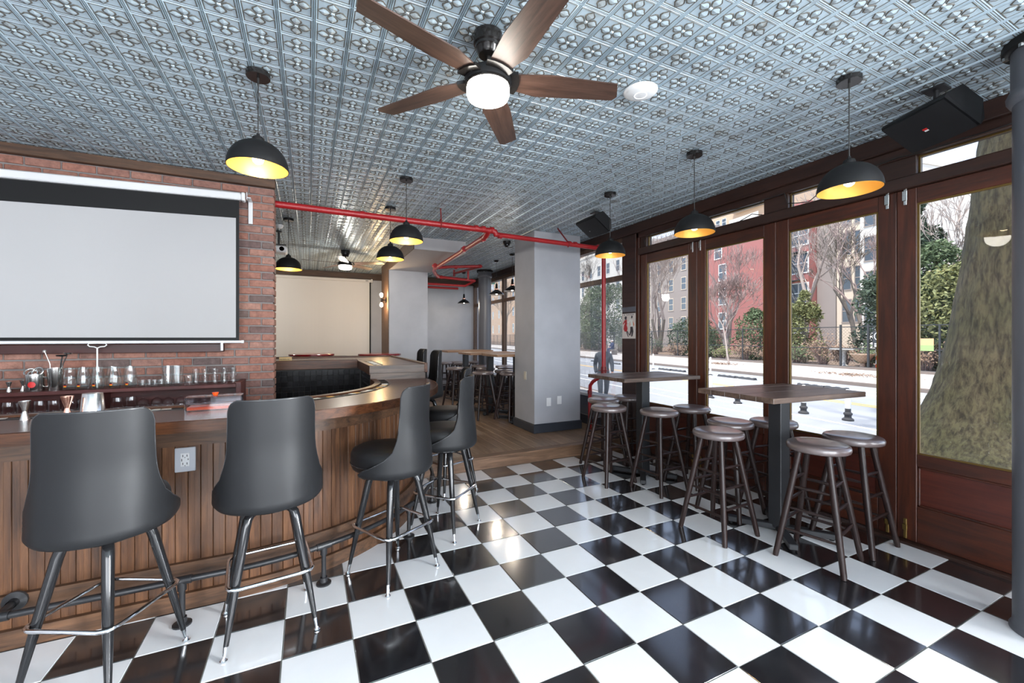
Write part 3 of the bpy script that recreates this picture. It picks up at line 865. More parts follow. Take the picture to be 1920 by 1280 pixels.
# ---- back bar shelf on the brick wall
SZ = 1.066
sh = thing('back_bar_shelf', 'dark cherry shelf unit full of glasses against the brick wall', 'shelf')
q = MB(); q.box(-2.75, -.55, 4.19, 4.495, SZ - .028, SZ, .002); q.build('top_shelf', 'cherry', sh)
q = MB(); q.box(-2.75, -.535, 4.19, 4.495, .845, .872, .002); q.build('lower_shelf', 'cherry', sh)
q = MB(); q.box(-.55, -.512, 4.185, 4.495, .05, SZ + .016, .002); q.build('side_panel', 'cherry', sh)
for x in (-1.475, -2.42):
    q = MB(); q.box(x - .02, x + .02, 4.2, 4.49, .872, SZ - .028, .002); q.build('divider', 'cherry', sh)
q = MB(); q.box(-2.75, -.55, 4.487, 4.496, .05, SZ - .028); q.build('back_panel', 'cherry', sh)
q = MB(); q.box(-2.75, -.55, 4.24, 4.48, .05, .845); q.build('lower_cabinet', 'cherry_dark', sh)
q = MB(); q.box(-2.75, -.675, 4.40, 4.498, 1.333, 1.403, .003)
tag(q.build('wall_board', 'cherry_dark'), 'dark red wooden board on the brick wall under the projection screen', 'wall board')

# ---- projection screen over the back bar
scr = thing('projection_screen', 'white pull-down projection screen with black border on brick wall', 'projection screen')
ys_ = 4.36
M = Matrix.Translation((-.5, ys_, 2.70)) @ Matrix.Rotation(R(-1.7), 4, 'Y')
q = MB(); q.box(-2.3, -.03, -.035, .035, -.032, .032, .010, 0, M); q.build('casing', 'white_metal', scr, 40)
q = MB(); q.box(-.031, .0, -.038, .038, -.037, .037, .008, 0, M); q.build('end_cap', 'white_plastic', scr, 40)
q = MB(); q.add([(-2.8, ys_ - .001, 1.43), (-.548, ys_ - .001, 1.43), (-.548, ys_ - .001, 2.672), (-2.8, ys_ - .001, 2.604)], [(0, 1, 2, 3)]); q.add([(-2.8, ys_ + .001, 1.43), (-.548, ys_ + .001, 1.43), (-.548, ys_ + .001, 2.672), (-2.8, ys_ + .001, 2.604)], [(3, 2, 1, 0)]); q.build('border', 'black_matte', scr)
q = MB(); q.add([(-2.8, ys_ - .003, 1.458), (-.572, ys_ - .003, 1.458), (-.572, ys_ - .003, 2.51), (-2.8, ys_ - .003, 2.43)], [(0, 1, 2, 3)]); q.build('fabric', 'screen_white', scr)
q = MB(); q.cyl((-2.8, ys_, 1.421), (-.53, ys_, 1.421), .0125, n=12); q.build('bottom_bar', 'white_metal', scr, 50)
q = MB(); q.cyl((-.532, ys_, 1.421), (-.512, ys_, 1.421), .0145, n=12); q.build('end_cap', 'white_plastic', scr, 50)
q = MB(); q.box(-.492, -.458, 4.48, 4.494, 2.50, 2.70, .001); q.box(-.492, -.458, 4.34, 4.494, 2.695, 2.702, .001, 0); q.box(-.49, -.486, 4.335, 4.37, 2.68, 2.745); q.build('wall_bracket', 'white_metal', scr)
q = MB(); q.tube([(-.475, 4.36, 2.74), (-.49, 4.355, 2.71), (-.5, 4.36, 2.73)], .003, 6); q.build('hook', 'steel', scr, 50)
hk = thing('pull_rod', 'long white pull rod with a loop handle hanging from screen', 'pull rod', (-1.49, 4.345, 1.0))
q = MB(); q.tube([(0, 0, -.1), (0, 0, .375)], .0055, 8); q.build('rod', 'white_plastic', hk, 50)
q = MB(); q.tube([(0, 0, .375), (.018, 0, .385), (.045, 0, .388), (.056, 0, .40), (.05, 0, .412), (0, 0, .414), (-.05, 0, .412), (-.056, 0, .40), (-.045, 0, .388), (-.018, 0, .385)], .0045, 8, closed=True); q.build('loop_handle', 'white_plastic', hk, 50)
q = MB(); q.tube([(-.675, 4.352, 1.345), (-.675, 4.352, 1.412)], .011, 10); q.box(-.679, -.671, 4.345, 4.352, 1.35, 1.41)
tag(q.build('screen_catch', 'white_metal', None, 50), 'short white metal catch hanging under the screen bar', 'catch')

# ---- glassware
def glass_profile(kind):
    return {
        'tulip': [(.0, .0), (.030, .0), (.034, .006), (.040, .045), (.041, .085), (.035, .12), (.031, .145), (.0325, .163), (.0305, .163), (.029, .145), (.033, .12), (.039, .085), (.038, .045), (.031, .012), (0, .010)],
        'pint': [(.0, .0), (.029, .0), (.030, .004), (.034, .08), (.0415, .158), (.0395, .158), (.032, .08), (.028, .014), (0, .012)],
        'mug': [(.0, .0), (.034, .0), (.038, .006), (.042, .05), (.040, .09), (.036, .118), (.034, .118), (.037, .09), (.039, .05), (.034, .014), (0, .012)],
        'small': [(.0, .0), (.024, .0), (.026, .006), (.029, .052), (.027, .052), (.023, .012), (0, .010)],
        'shot': [(.0, .0), (.022, .0), (.0235, .010), (.022, .014), (.0275, .064), (.0255, .064), (.020, .018), (0, .014)],
        'rocks': [(.0, .0), (.034, .0), (.036, .01), (.033, .02), (.040, .078), (.038, .078), (.031, .024), (0, .016)],
        'snifter': [(.0, .0), (.031, .0), (.036, .03), (.040, .055), (.036, .085), (.012, .100), (.007, .104), (.007, .108), (0, .108)],
    }[kind]
GM = {}
def glass(kind, x, y, z, label, group, rz=0):
    if kind not in GM:
        m = MB(); m.lathe(glass_profile(kind), 20); GM[kind] = m.mesh(kind + '_glass', 'drink_glass', 60)
    o = obj({'tulip': 'beer_glass', 'pint': 'pint_glass', 'mug': 'tumbler_glass', 'small': 'tasting_glass', 'shot': 'shot_glass', 'rocks': 'rocks_glass', 'snifter': 'snifter_glass'}[kind], GM[kind], None, (x, y, z), (0, 0, rz))
    return tag(o, label, 'glass', group)
nth = ['first', 'second', 'third', 'fourth', 'fifth', 'sixth', 'seventh', 'eighth', 'ninth', 'tenth', 'eleventh', 'twelfth', 'thirteenth']
for k, x in enumerate((-1.612, -1.537, -1.452, -1.352, -1.258)):
    g = glass('tulip', x, 4.25, SZ, 'clear beer glass with flag emblem on top shelf, %s from the steel tin' % nth[k], 'beer glasses with flag emblem')
    for (mi, z0, z1, w) in (('ink_black', .036, .046, .014), ('label_red', .030, .036, .022), ('label_yellow', .023, .030, .018), ('ink_black', .016, .023, .012)):
        e = MB()
        for i in range(6):
            a0, a1 = -PI / 2 - .35 + (w / .04) * (i / 6 - .5), -PI / 2 - .35 + (w / .04) * ((i + 1) / 6 - .5)
            rr = .0412
            e.quad((rr * math.cos(a0), rr * math.sin(a0), z0), (rr * math.cos(a1), rr * math.sin(a1), z0), (rr * math.cos(a1), rr * math.sin(a1), z1), (rr * math.cos(a0), rr * math.sin(a0), z1))
        e.build('emblem', mi, g)
for k, x in enumerate((-1.575, -1.495, -1.405, -1.30)):
    glass('tulip', x, 4.36, SZ, 'plain beer glass in the back row of the top shelf, %s from the steel tin' % nth[k], 'beer glasses in the back row')
for k, x in enumerate((-1.188, -1.150, -1.112, -1.074)):
    glass('small', x, 4.26 + .02 * (k % 2), SZ, 'low ribbed tasting glass on the top shelf, %s beside the beer glasses' % nth[k], 'low tasting glasses')
for k, (x, y) in enumerate(((-1.052, 4.36), (-1.0, 4.36), (-1.03, 4.28), (-.965, 4.28))):
    glass('pint', x, y, SZ, 'tall straight glass in the middle of the top shelf, %s' % ['back left', 'back right', 'front left', 'front right'][k], 'tall straight glasses')
glass('rocks', -.885, 4.26, SZ, 'squat rocks glass standing left of the stacked shot glasses', None)
for k, x in enumerate((-.855, -.79, -.722, -.652, -.588)):
    for lev in (0, 1):
        glass('shot', x, 4.33, SZ + lev * .064, 'shot glass, %s of the %s stack from the tall glasses' % (('bottom', 'top')[lev], nth[k]), 'stacked shot glasses')
for k, x in enumerate((-2.06, -1.955, -1.87, -1.79, -1.705, -1.62, -1.54)):
    glass('mug', x, 4.27 + .02 * (k % 2), .872, 'tumbler on the lower shelf left of the divider, %s from the divider' % nth[6 - k], 'tumblers on the lower shelf')
for k, x in enumerate((-1.345, -1.262)):
    glass('mug', x, 4.27, .872, 'tumbler on the lower shelf right of the divider, %s' % ('nearest it', 'next to the snifters')[k], 'tumblers right of the divider')
for k, x in enumerate((-1.185, -1.105, -1.025, -.945, -.865, -.785, -.70)):
    glass('snifter', x, 4.26 + .03 * (k % 2), .872, 'upside-down snifter on the lower shelf, %s from the tumblers' % nth[k], 'upside-down snifters')
def jigger(name, mat, loc, s, label):
    q = MB(); q.lathe([(.0, .0), (.021, .0), (.0215, .004), (.0095, .048), (.0095, .054), (.0235, .102), (.024, .108), (.0222, .108), (.008, .056), (0, .054)], 24); q.v = [(x * s, y * s, z * s) for x, y, z in q.v]
    return tag(q.build(name, mat, None, 40, loc), label, 'jigger')
jigger('jigger', 'steel', (-1.285, 2.945, BZ), .92, 'silver jigger on the bar top at far left')
jigger('jigger', 'copper', (-1.118, 2.92, BZ), 1.08, 'copper jigger on the bar top')
jigger('jigger', 'steel', (-1.945, 4.27, SZ), .66, 'small dark steel jigger on top shelf next to the emblem mug')
jigger('jigger', 'steel', (-1.885, 4.30, SZ), .72, 'larger dark steel jigger on top shelf next to the emblem mug')
q = MB(); q.lathe([(0, .122), (.040, .122), (.0415, .120), (.050, .028), (.0515, .022), (.0515, .016), (.054, .0), (.0525, .0), (.049, .02), (.039, .119), (0, .119)], 32)
tag(q.build('shaker_tin', 'steel', None, 40, (-1.035, 2.965, BZ)), 'upside-down steel shaker tin on the bar top', 'shaker')
mug = thing('steel_mug', 'steel mug with red emblem holding coiled strainers on top shelf', 'mug', (-1.806, 4.26, SZ))
q = MB(); q.lathe([(0, 0), (.05, 0), (.052, .004), (.052, .125), (.050, .125), (.049, .006), (0, .005)], 28); q.build('body', 'steel', mug, 40)
q = MB(); q.tube([(.05, 0, .10), (.08, 0, .095), (.085, 0, .06), (.075, 0, .03), (.05, 0, .03)], .005, 8); q.build('handle', 'steel', mug, 50)
q = MB()
for i in range(8):
    a0, a1 = -1.5 + .42 * (i / 8 - .5) * 2, -1.5 + .42 * ((i + 1) / 8 - .5) * 2
    hz = lambda t: .022 * math.sqrt(max(0, 1 - (2 * t - 1) ** 2))
    q.quad((.0525 * math.cos(a0), .0525 * math.sin(a0), .05 - hz(i / 8)), (.0525 * math.cos(a1), .0525 * math.sin(a1), .05 - hz((i + 1) / 8)), (.0525 * math.cos(a1), .0525 * math.sin(a1), .05 + hz((i + 1) / 8)), (.0525 * math.cos(a0), .0525 * math.sin(a0), .05 + hz(i / 8)))
q.build('emblem', 'label_red', mug)
for k, (dx, dz, tx, ty) in enumerate(((-.02, .135, .9, .3), (.015, .14, 1.1, -.3), (.0, .128, .6, .1))):
    Mx = Matrix.Translation((dx, 0, dz)) @ Matrix.Rotation(tx, 4, 'X') @ Matrix.Rotation(ty, 4, 'Y')
    q = MB(); q.tube([Mx @ Vector((.034 * math.cos(t * PI / 8), .034 * math.sin(t * PI / 8), 0)) for t in range(16)], .006, 8, closed=True); q.build('strainer_coil', 'steel', mug, 50)
tin_ = thing('bar_tin', 'tall steel tin holding bar spoons and tongs on top shelf', 'tin', (-1.70, 4.27, SZ))
q = MB(); q.lathe([(0, 0), (.036, 0), (.038, .004), (.046, .165), (.044, .165), (.036, .006), (0, .005)], 28); q.build('body', 'steel', tin_, 40)
q = MB(); q.tube([(-.02, 0, .05), (-.03, 0, .2), (-.055, .0, .28)], .0035, 8); q.lathe([(0, -.012), (.012, -.008), (.013, .004), (0, .012)], 12, (-.058, 0, .29)); q.build('bar_spoon', 'steel', tin_, 50)
q = MB(); q.tube([(.02, 0, .05), (.03, 0, .2), (.038, 0, .25)], .004, 8); q.lathe([(0, -.004), (.03, .002), (.032, .012), (.028, .012), (0, .004)], 16, (.035, 0, .25)); q.build('ladle', 'black_gloss', tin_, 50)
q = MB(); q.tube([(.015, .01, .05), (.04, .01, .2), (.065, 0, .26)], .004, 8); q.lathe([(0, -.004), (.024, .002), (.026, .012), (0, .004)], 16, (.07, 0, .265)); q.build('ladle', 'steel', tin_, 50)
# acrylic condiment box
bx = thing('condiment_box', 'clear acrylic box with orange base and knob on the bar top', 'box', (-.49, 2.955, BZ))
bx.rotation_euler = (0, 0, R(1))
q = MB()
for b in ((-.135, .135, -.055, -.051, .0, .074), (-.135, .135, .051, .055, .0, .074), (-.135, -.131, -.051, .051, .0, .074), (.131, .135, -.051, .051, .0, .074), (-.137, .137, -.057, .057, .074, .079)): q.box(*b)
q.build('lid', 'acrylic', bx)
q = MB(); q.box(-.128, .128, -.049, .049, .004, .022, .003); q.build('tray', 'orange_plastic', bx)
q = MB(); q.lathe([(0, .079), (.010, .079), (.017, .095), (.017, .097), (0, .097)], 16); q.build('knob', 'orange_plastic', bx, 40)
# garnish tray at the end of the straight bar
gt = thing('garnish_tray', 'small dark tray with steel clips on the bar behind the second stool', 'tray', (-.20, 3.02, BZ))
q = MB(); q.box(-.09, .09, -.03, .03, 0, .012, .003); q.build('tray', 'black_gloss', gt)
q = MB(); q.tube([(-.08, 0, .012), (-.07, 0, .03), (-.055, 0, .022), (-.05, 0, .012)], .006, 8); q.build('clip', 'steel', gt, 50)

# outlet on the bar front
ot = thing('power_outlet', 'white double power outlet on the plank bar front', 'outlet', (-.597, BY0 + .206, .80))
q = MB(); q.box(-.046, .046, -.006, .004, -.065, .065, .003); q.build('plate', 'grey_plate', ot)
q = MB(); q.box(-.02, .02, -.009, -.004, -.036, .036, .002); q.build('socket', 'white_plastic', ot)
for (a, b, c, d) in ((-.009, .0, .022, .012), (.009, 0, .022, .012), (-.009, 0, -.02, .012), (.009, 0, -.02, .012), (0, 0, .013, .005), (0, 0, -.031, .005), (-.014, 0, .0, .014), (.014, 0, .002, .008)):
    q = MB(); q.box(a - .0016, a + .0016, -.0096, -.008, c - d / 2, c + d / 2); q.build('slot', 'dark_slot', ot)

# small RESERVED block on the raised counter
rs = thing('reserved_sign', 'small wooden RESERVED block on the raised counter beside brick pier', 'sign', (-.235, 5.50, TZ))
q = MB(); q.box(-.065, .065, -.02, .02, 0, .05, .002); q.build('block', 'light_wood', rs)
fc = bpy.data.curves.new('lettering', 'FONT'); fc.body = 'RESERVED'; fc.size = .026; fc.align_x = 'CENTER'; fc.align_y = 'CENTER'; fc.extrude = .0006
fc.materials.append(MATS['ink_black'])
fo = obj('lettering_source', fc)
bpy.context.view_layer.update()
fm = bpy.data.meshes.new_from_object(fo.evaluated_get(bpy.context.evaluated_depsgraph_get()))
bpy.data.objects.remove(fo); bpy.data.curves.remove(fc)
obj('lettering', fm, rs, (0, -.0212, .025), (PI / 2, 0, 0))

# ================================================================== BLACK BAR STOOLS
def make_bar_stool():
    root = thing('bar_stool', 'x', 'bar stool', (0, 0, 0), 0, 'black swivel bar stools')
    # upholstered shell: back is towards -y
    rad, th = .245, .030
    A = [(.0, 92), (.04, 100), (.08, 107), (.12, 107), (.16, 103), (.22, 90), (.28, 75), (.36, 63), (.50, 55), (.70, 52), (.90, 50.5), (.95, 48.5), (.98, 45), (1.0, 39)]
    Z = [(.0, .632), (.06, .640), (.14, .672), (.25, .735), (.35, .79), (1.0, 1.166)]
    RR = [(.0, .205), (.05, .232), (.12, .247), (.3, .245), (.6, .236), (1.0, .243)]
    nt, na = 26, 24
    tt = [0, .02, .045, .08, .12, .16, .2, .24, .28, .32, .36, .41, .47, .54, .61, .68, .75, .81, .86, .90, .93, .955, .975, .988, .996, 1.0]
    def ptn(t, u, off):
        a = R(interp(A, t)) * u; r = interp(RR, t) - off
        flat = .86 + .14 * max(0.0, 1 - t * 1.6)             # back panel a bit flatter than round
        yy_ = -(r * math.cos(a)) * flat - (1 - flat) * .10
        if yy_ > 0: yy_ *= 1.5
        return (r * math.sin(a), yy_, interp(Z, t) - off * .25 * (t > .9))
    m = MB(); vs = []; fs = []
    for off in (0, th):
        for t in tt:
            for k in range(na + 1): vs.append(ptn(t, k / na * 2 - 1, off))
    W = na + 1; S = len(tt) * W
    for i in range(len(tt) - 1):
        for k in range(na):
            a = i * W + k
            fs.append((a, a + 1, a + W + 1, a + W)); fs.append((S + a + 1, S + a, S + a + W, S + a + W + 1))
        for k in (0, na):
            a = i * W + k; q_ = (a, a + W, S + a + W, S + a); fs.append(q_ if k == 0 else q_[::-1])
    a0 = (len(tt) - 1) * W
    for k in range(na):
        fs.append((a0 + k, a0 + k + 1, S + a0 + k + 1, S + a0 + k)); fs.append((k + 1, k, S + k, S + k + 1))
    m.add(vs, fs); back = m.build('backrest', 'vinyl_black', root, 60)
    path = [ptn(t, -1, .004) for t in tt[2:]] + [ptn(1, k / 10 * 2 - 1, .004) for k in range(1, 10)] + [ptn(t, 1, .004) for t in tt[:1:-1]]
    q = MB(); q.tube(path, .0045, 6); q.build('piping', 'vinyl_piping', back, 60)
    # seat cushion
    q = MB()
    q.lathe([(0, .640), (.188, .642), (.206, .655), (.214, .675), (.216, .715), (.214, .745), (.204, .768), (.178, .783), (.10, .790), (0, .792)], 36)
    q.v = [(x, y * (1.24 if y > 0 else .92), z) for x, y, z in q.v]
    seat = q.build('seat', 'vinyl_black', root, 60)
    q = MB(); q.tube([(.2155 * math.cos(a), .2155 * math.sin(a) * (1.24 if math.sin(a) > 0 else .92), .690) for a in [2 * PI * k / 36 for k in range(36)]], .004, 6, closed=True); q.build('piping', 'vinyl_piping', seat, 60)
    q = MB(); q.lathe([(0, .600), (.13, .600), (.14, .61), (.14, .640), (0, .640)], 24); q.build('swivel_plate', 'black_gloss', root, 40)
    fr = .273
    for k in range(4):
        a = PI / 4 + k * PI / 2; c, s = math.cos(a), math.sin(a)
        P = lambda r, z: (r * c, r * s, z)
        q = MB(); q.tube([P(.05, .605), P(.10, .604), P(.125, .598), P(.142, .580), P(.152, .55), P(.205, .32), P(fr - .012, .06)], [.0195, .0198, .0205, .0212, .0215, .0190, .0110], 14)
        leg = q.build('leg', 'black_gloss', root, 60)
        q = MB(); q.tube([P(fr - .0125, .062), P(fr - .004, .018)], [.0112, .0090], 12); q.lathe([(0, .0), (.015, .0), (.016, .006), (.008, .014), (.006, .02), (0, .02)], 14, P(fr, 0)); q.build('foot_glide', 'chrome', leg, 50)
    # square chrome foot ring just outside the legs
    rr = .232; pts = []
    zz = .30
    for k in range(4):
        a = PI / 4 + k * PI / 2
        for d in (-14, -7, 0, 7, 14):
            rad_ = rr * (1 - abs(d) / 14 * .045)
            pts.append((rad_ * 1.03 * math.cos(a + R(d) * .55), rad_ * 1.03 * math.sin(a + R(d) * .55), zz))
    q = MB(); q.tube(pts, .0088, 10, closed=True); q.build('foot_ring', 'chrome', root, 60)
    return root
BS = make_bar_stool()
def facing(dx, dy): return math.atan2(-dx, dy)     # local +y turned towards (dx, dy)
stools = [
    ((-.787, 2.40, 0), 4, 'black swivel bar stool with chrome foot ring nearest the left edge'),
    ((-.174, 2.465, 0), 9, 'black swivel bar stool at the bar in front of the brick pier'),
    ((.484, 2.68, 0), 52, 'black swivel bar stool at the bar curve with seat facing left'),
    ((.955, 3.115, 0), 62, 'black swivel bar stool nearest the step beside the bar end'),
    ((1.215, 3.87, 0), 74, 'black swivel bar stool half hidden behind the one near the step'),
    ((1.19, 4.78, RZ), 88, 'black swivel bar stool on the raised floor nearest the lower bar'),
    ((1.19, 5.45, RZ), 88, 'black swivel bar stool on the raised floor farthest along the bar'),
]
LEGROT = [-27, 7, 28.5, 41.5, 20, 10, 30]
for k, (loc, deg, lab) in enumerate(stools):
    o = BS if k == 0 else dup(BS, loc, 0, lab)
    o.location = loc; o['label'] = lab
    o.rotation_euler = (0, 0, R(deg))
    # the swivel: legs stay put while the seat turns
    for ch in [c for c in bpy.data.objects if c.parent == o]:
        if ch.name.split('.')[0] in ('leg', 'foot_ring'):
            ch.rotation_euler = (0, 0, R(LEGROT[k] - deg))

# ================================================================== ROUND WOODEN STOOLS
def make_round_stool():
    root = thing('round_stool', 'x', 'stool', (0, 0, 0), 0, 'round brown stools')
    H = .765
    q = MB(); q.lathe([(0, H - .052), (.165, H - .052), (.174, H - .046), (.178, H - .034), (.178, H - .022), (.172, H - .009), (.155, H - .001), (.11, H + .004), (0, H + .006)], 36); q.build('seat', 'vinyl_brown', root, 50)
    rt, rb = .112, .262
    lp = lambda k, z: Vector((math.cos(PI / 4 + k * PI / 2), math.sin(PI / 4 + k * PI / 2), 0)) * lerp(rb, rt, z / (H - .05)) + Vector((0, 0, z))
    for k in range(4):
        q = MB(); q.tube([lp(k, .0), lp(k, .02), lp(k, .35), lp(k, H - .048)], [.0155, .0175, .0205, .0185], 12); q.build('leg', 'stool_wood', root, 60)
    for k in range(4):
        hs = (.19, .33, .47) if k % 2 else (.235, .375, .515)
        for z in hs:
            a, b = lp(k, z), lp((k + 1) % 4, z)
            mid = (a + b) / 2
            q = MB(); q.tube([a, lerp(a, b, .25), mid, lerp(a, b, .75), b], [.007, .0095, .0105, .0095, .007], 8); q.build('stretcher', 'stool_wood', root, 60)
    return root
RS = make_round_stool()
rst = [
    ((2.79, 2.165, 0), 2, 'round brown stool at the left side of the front high table'),
    ((3.20, 2.37, 0), 6, 'round brown stool behind the left one of the front high table'),
    ((3.545, 2.225, 0), -4, 'round brown stool by the window behind the front table post'),
    ((3.05, 1.62, 0), 12, 'round brown stool nearest the camera in front of the front high table'),
    ((3.515, 1.64, 0), 3, 'round brown stool closest to the glazed door at the right'),
    ((2.785, 3.43, 0), 1, 'round brown stool at the left corner of the rear high table'),
    ((3.06, 3.86, 0), 10, 'round brown stool on the far side of the rear high table'),
    ((3.46, 3.89, 0), -6, 'round brown stool in the far corner behind the rear table post'),
    ((3.06, 3.02, 0), 4, 'round brown stool in front of the rear high table'),
    ((3.50, 3.02, 0), 7, 'round brown stool by the window between the two near high tables'),
    ((2.60, 6.39, RZ), 5, 'round brown stool on the raised floor nearest the step, left of pillar'),
    ((2.945, 6.07, RZ), 15, 'round brown stool on the raised floor half behind the pillar edge'),
    ((3.06, 6.53, RZ), -8, 'round brown stool behind the stool at the pillar edge'),
    ((3.37, 7.09, RZ), 3, 'round brown stool by the far windows next to the pillar edge'),
    ((2.98, 7.20, RZ), 8, 'round brown stool under the middle far table, right of the nearest far stool'),
    ((2.50, 7.49, RZ), 12, 'round brown stool half hidden behind the bar stool on raised floor'),
    ((3.15, 7.90, RZ), -5, 'round brown stool between the two farther high tables'),
    ((3.54, 7.58, RZ), 10, 'round brown stool against the far windows behind the middle table'),
    ((3.06, 8.77, RZ), 4, 'round brown stool in front of the farthest high table'),
    ((2.80, 9.2, RZ), 9, 'round brown stool farthest left beside the grey far wall'),
    ((3.12, 9.30, RZ), -3, 'round brown stool behind the farthest high table'),
    ((3.53, 9.2, RZ), 6, 'round brown stool farthest right beside the round column'),
]
for k, (loc, deg, lab) in enumerate(rst):
    o = RS if k == 0 else dup(RS, loc, R(deg), lab)
    o.location = loc; o['label'] = lab; o.rotation_euler = (0, 0, R(deg))
    o['group'] = 'round stools at the near tables' if k < 10 else 'round stools on the raised floor'

# ================================================================== HIGH TABLES
def make_table(mat):
    root = thing('high_table', 'x', 'table', (0, 0, 0), 0)
    L_, W_, H, th = .965, .62, 1.062, .036
    nb = 5
    for k in range(nb):
        y0, y1 = -W_ / 2 + W_ * k / nb, -W_ / 2 + W_ * (k + 1) / nb
        q = MB(); q.box(-L_ / 2, L_ / 2, y0 + .0006, y1 - .0006, H - th, H + (.0007, -.0006, .0004, -.0003, .0006)[k], .003); q.build('board', mat, root)
    q = MB(); q.box(-.05, .05, -.05, .05, .03, H - th - .012, .004); q.build('post', 'steel_dark', root)
    q = MB(); q.box(-.17, .17, -.17, .17, H - th - .012, H - th - .0005, .002); q.build('mounting_plate', 'steel_dark', root)
    q = MB()
    for a in (0, PI / 2):
        Mx = Matrix.Rotation(R(50) if a == 0 else R(-50), 4, 'Z')
        q.box(-.34, .34, -.028, .028, .012, .052, .004, 0, Mx)
    q.build('cross_base', 'steel_dark', root)
    q = MB()
    for (x, y) in ((.205, .245), (-.205, -.245), (-.205, .245), (.205, -.245)): q.lathe([(0, 0), (.016, 0), (.016, .008), (.008, .013), (0, .013)], 12, (x, y, 0))
    q.build('glide', 'black_matte', root, 40)
    return root
T1 = make_table('table_plank')
T1.location = (3.215, 1.975, 0); T1.rotation_euler = (0, 0, R(-4)); tag(T1, 'high table with dark planked top and black post nearest the camera', 'table', 'high tables')
dup(T1, (3.215, 3.40, 0), R(-3), 'high table with planked top in front of the brown window post', 'high tables')
T2 = make_table('table_light')
T2.location = (3.02, 5.985, RZ); T2.rotation_euler = (0, 0, 0); tag(T2, 'high table on the raised floor partly hidden by the grey pillar', 'table', 'high tables')
dup(T2, (2.90, 6.80, RZ), 0, 'middle high table on the raised floor left of the pillar', 'high tables')
dup(T2, (2.92, 8.12, RZ), 0, 'farthest high table on the raised floor beside round column', 'high tables')
# round red-topped tables beyond the raised counter
def red_table(loc, label):
    root = thing('round_table', label, 'table', loc, 0, 'round red tables')
    q = MB(); q.lathe([(0, 1.012), (.34, 1.012), (.35, 1.017), (.35, 1.04), (.345, 1.045), (0, 1.045)], 40); q.build('table_top', 'red_gloss', root, 40)
    q = MB(); q.lathe([(0, 0), (.22, 0), (.22, .012), (.05, .03), (.035, .06), (.035, 1.0), (.12, 1.005), (.12, 1.012), (0, 1.012)], 24); q.build('pedestal', 'black_iron', root, 40)
red_table((.06, 7.73, RZ), 'round table with glossy red top below the far screen')
red_table((1.10, 7.35, RZ), 'round table with glossy red top beside the grey pier')

# ================================================================== LAMPS AND THINGS ON THE CEILING
def lamp_light(parent, z, energy, color=(1.0, .78, .48), r=.03):
    d = bpy.data.lights.new('lamp_light', 'POINT'); d.energy = energy; d.color = color; d.shadow_soft_size = r
    o = bpy.data.objects.new('lamp_light', d); COL.objects.link(o); o.parent = parent; o.location = (0, 0, z)
    return o
def make_pendant(x, y, rim, label, energy):
    root = thing('pendant_lamp', label, 'lamp', (x, y, rim), 0, 'black dome pendant lamps')
    top = CZ - .006 - rim
    q = MB(); q.lathe([(0, top - .028), (.058, top - .028), (.060, top - .026), (.060, top), (0, top)], 28); q.build('canopy', 'bronze_black', root, 40)
    q = MB(); q.tube([(0, 0, .185), (0, 0, top - .027)], .0032, 6); q.tube([(0, 0, top - .055), (0, 0, top - .027)], .006, 8); q.build('cord', 'cable_black', root, 50)
    q = MB(); q.lathe([(0, .192), (.008, .192), (.010, .180), (.026, .172), (.030, .160), (.030, .148)], 20); q.build('socket_cap', 'black_matte', root, 40)
    N = 14
    outer = [(.152 * math.cos(R(a)) ** .92 if a < 89 else .028, .150 * math.sin(R(a))) for a in [79 * k / N for k in range(N + 1)]]
    q = MB(); q.lathe([(.1485, 0)] + [(.152, 0)] + outer[1:] + [(0, .150)], 40); sh_ = q.build('shade', 'black_matte', root, 50)
    q = MB(); q.lathe([(r - .0035, z - .001) for r, z in outer] + [(0, .146)], 40); q.build('shade_lining', 'shade_gold', sh_, 50)
    q = MB(); q.lathe([(0, .022), (.012, .024), (.024, .034), (.029, .05), (.026, .068), (.016, .085), (.013, .10), (0, .10)], 16); q.build('bulb', 'bulb_warm' if energy > 8 else 'bulb_dim', root, 60)
    q = MB(); q.lathe([(.014, .098), (.02, .10), (.02, .145), (0, .145)], 14); q.build('socket', 'black_matte', root, 40)
    lamp_light(root, .045, energy, (1.0, .80, .50), .03)
    return root
make_pendant(-.249, 2.692, 2.395, 'black dome pendant lamp over the bar in front of the screen', 15)
make_pendant(.819, 3.884, 2.345, 'black dome pendant lamp hanging in front of the red pipe', 15)
make_pendant(.840, 4.835, 2.342, 'black dome pendant lamp just behind the red pipe', 15)
make_pendant(-.216, 5.829, 2.30, 'black dome pendant lamp right beside the brick pier', 15)
make_pendant(2.766, 1.308, 2.29, 'black dome pendant lamp nearest the right column', 1.6)
make_pendant(2.771, 2.364, 2.285, 'black dome pendant lamp, middle one of the window row', 1.6)
make_pendant(2.773, 3.393, 2.29, 'black dome pendant lamp under the far speaker by the window', 1.6)

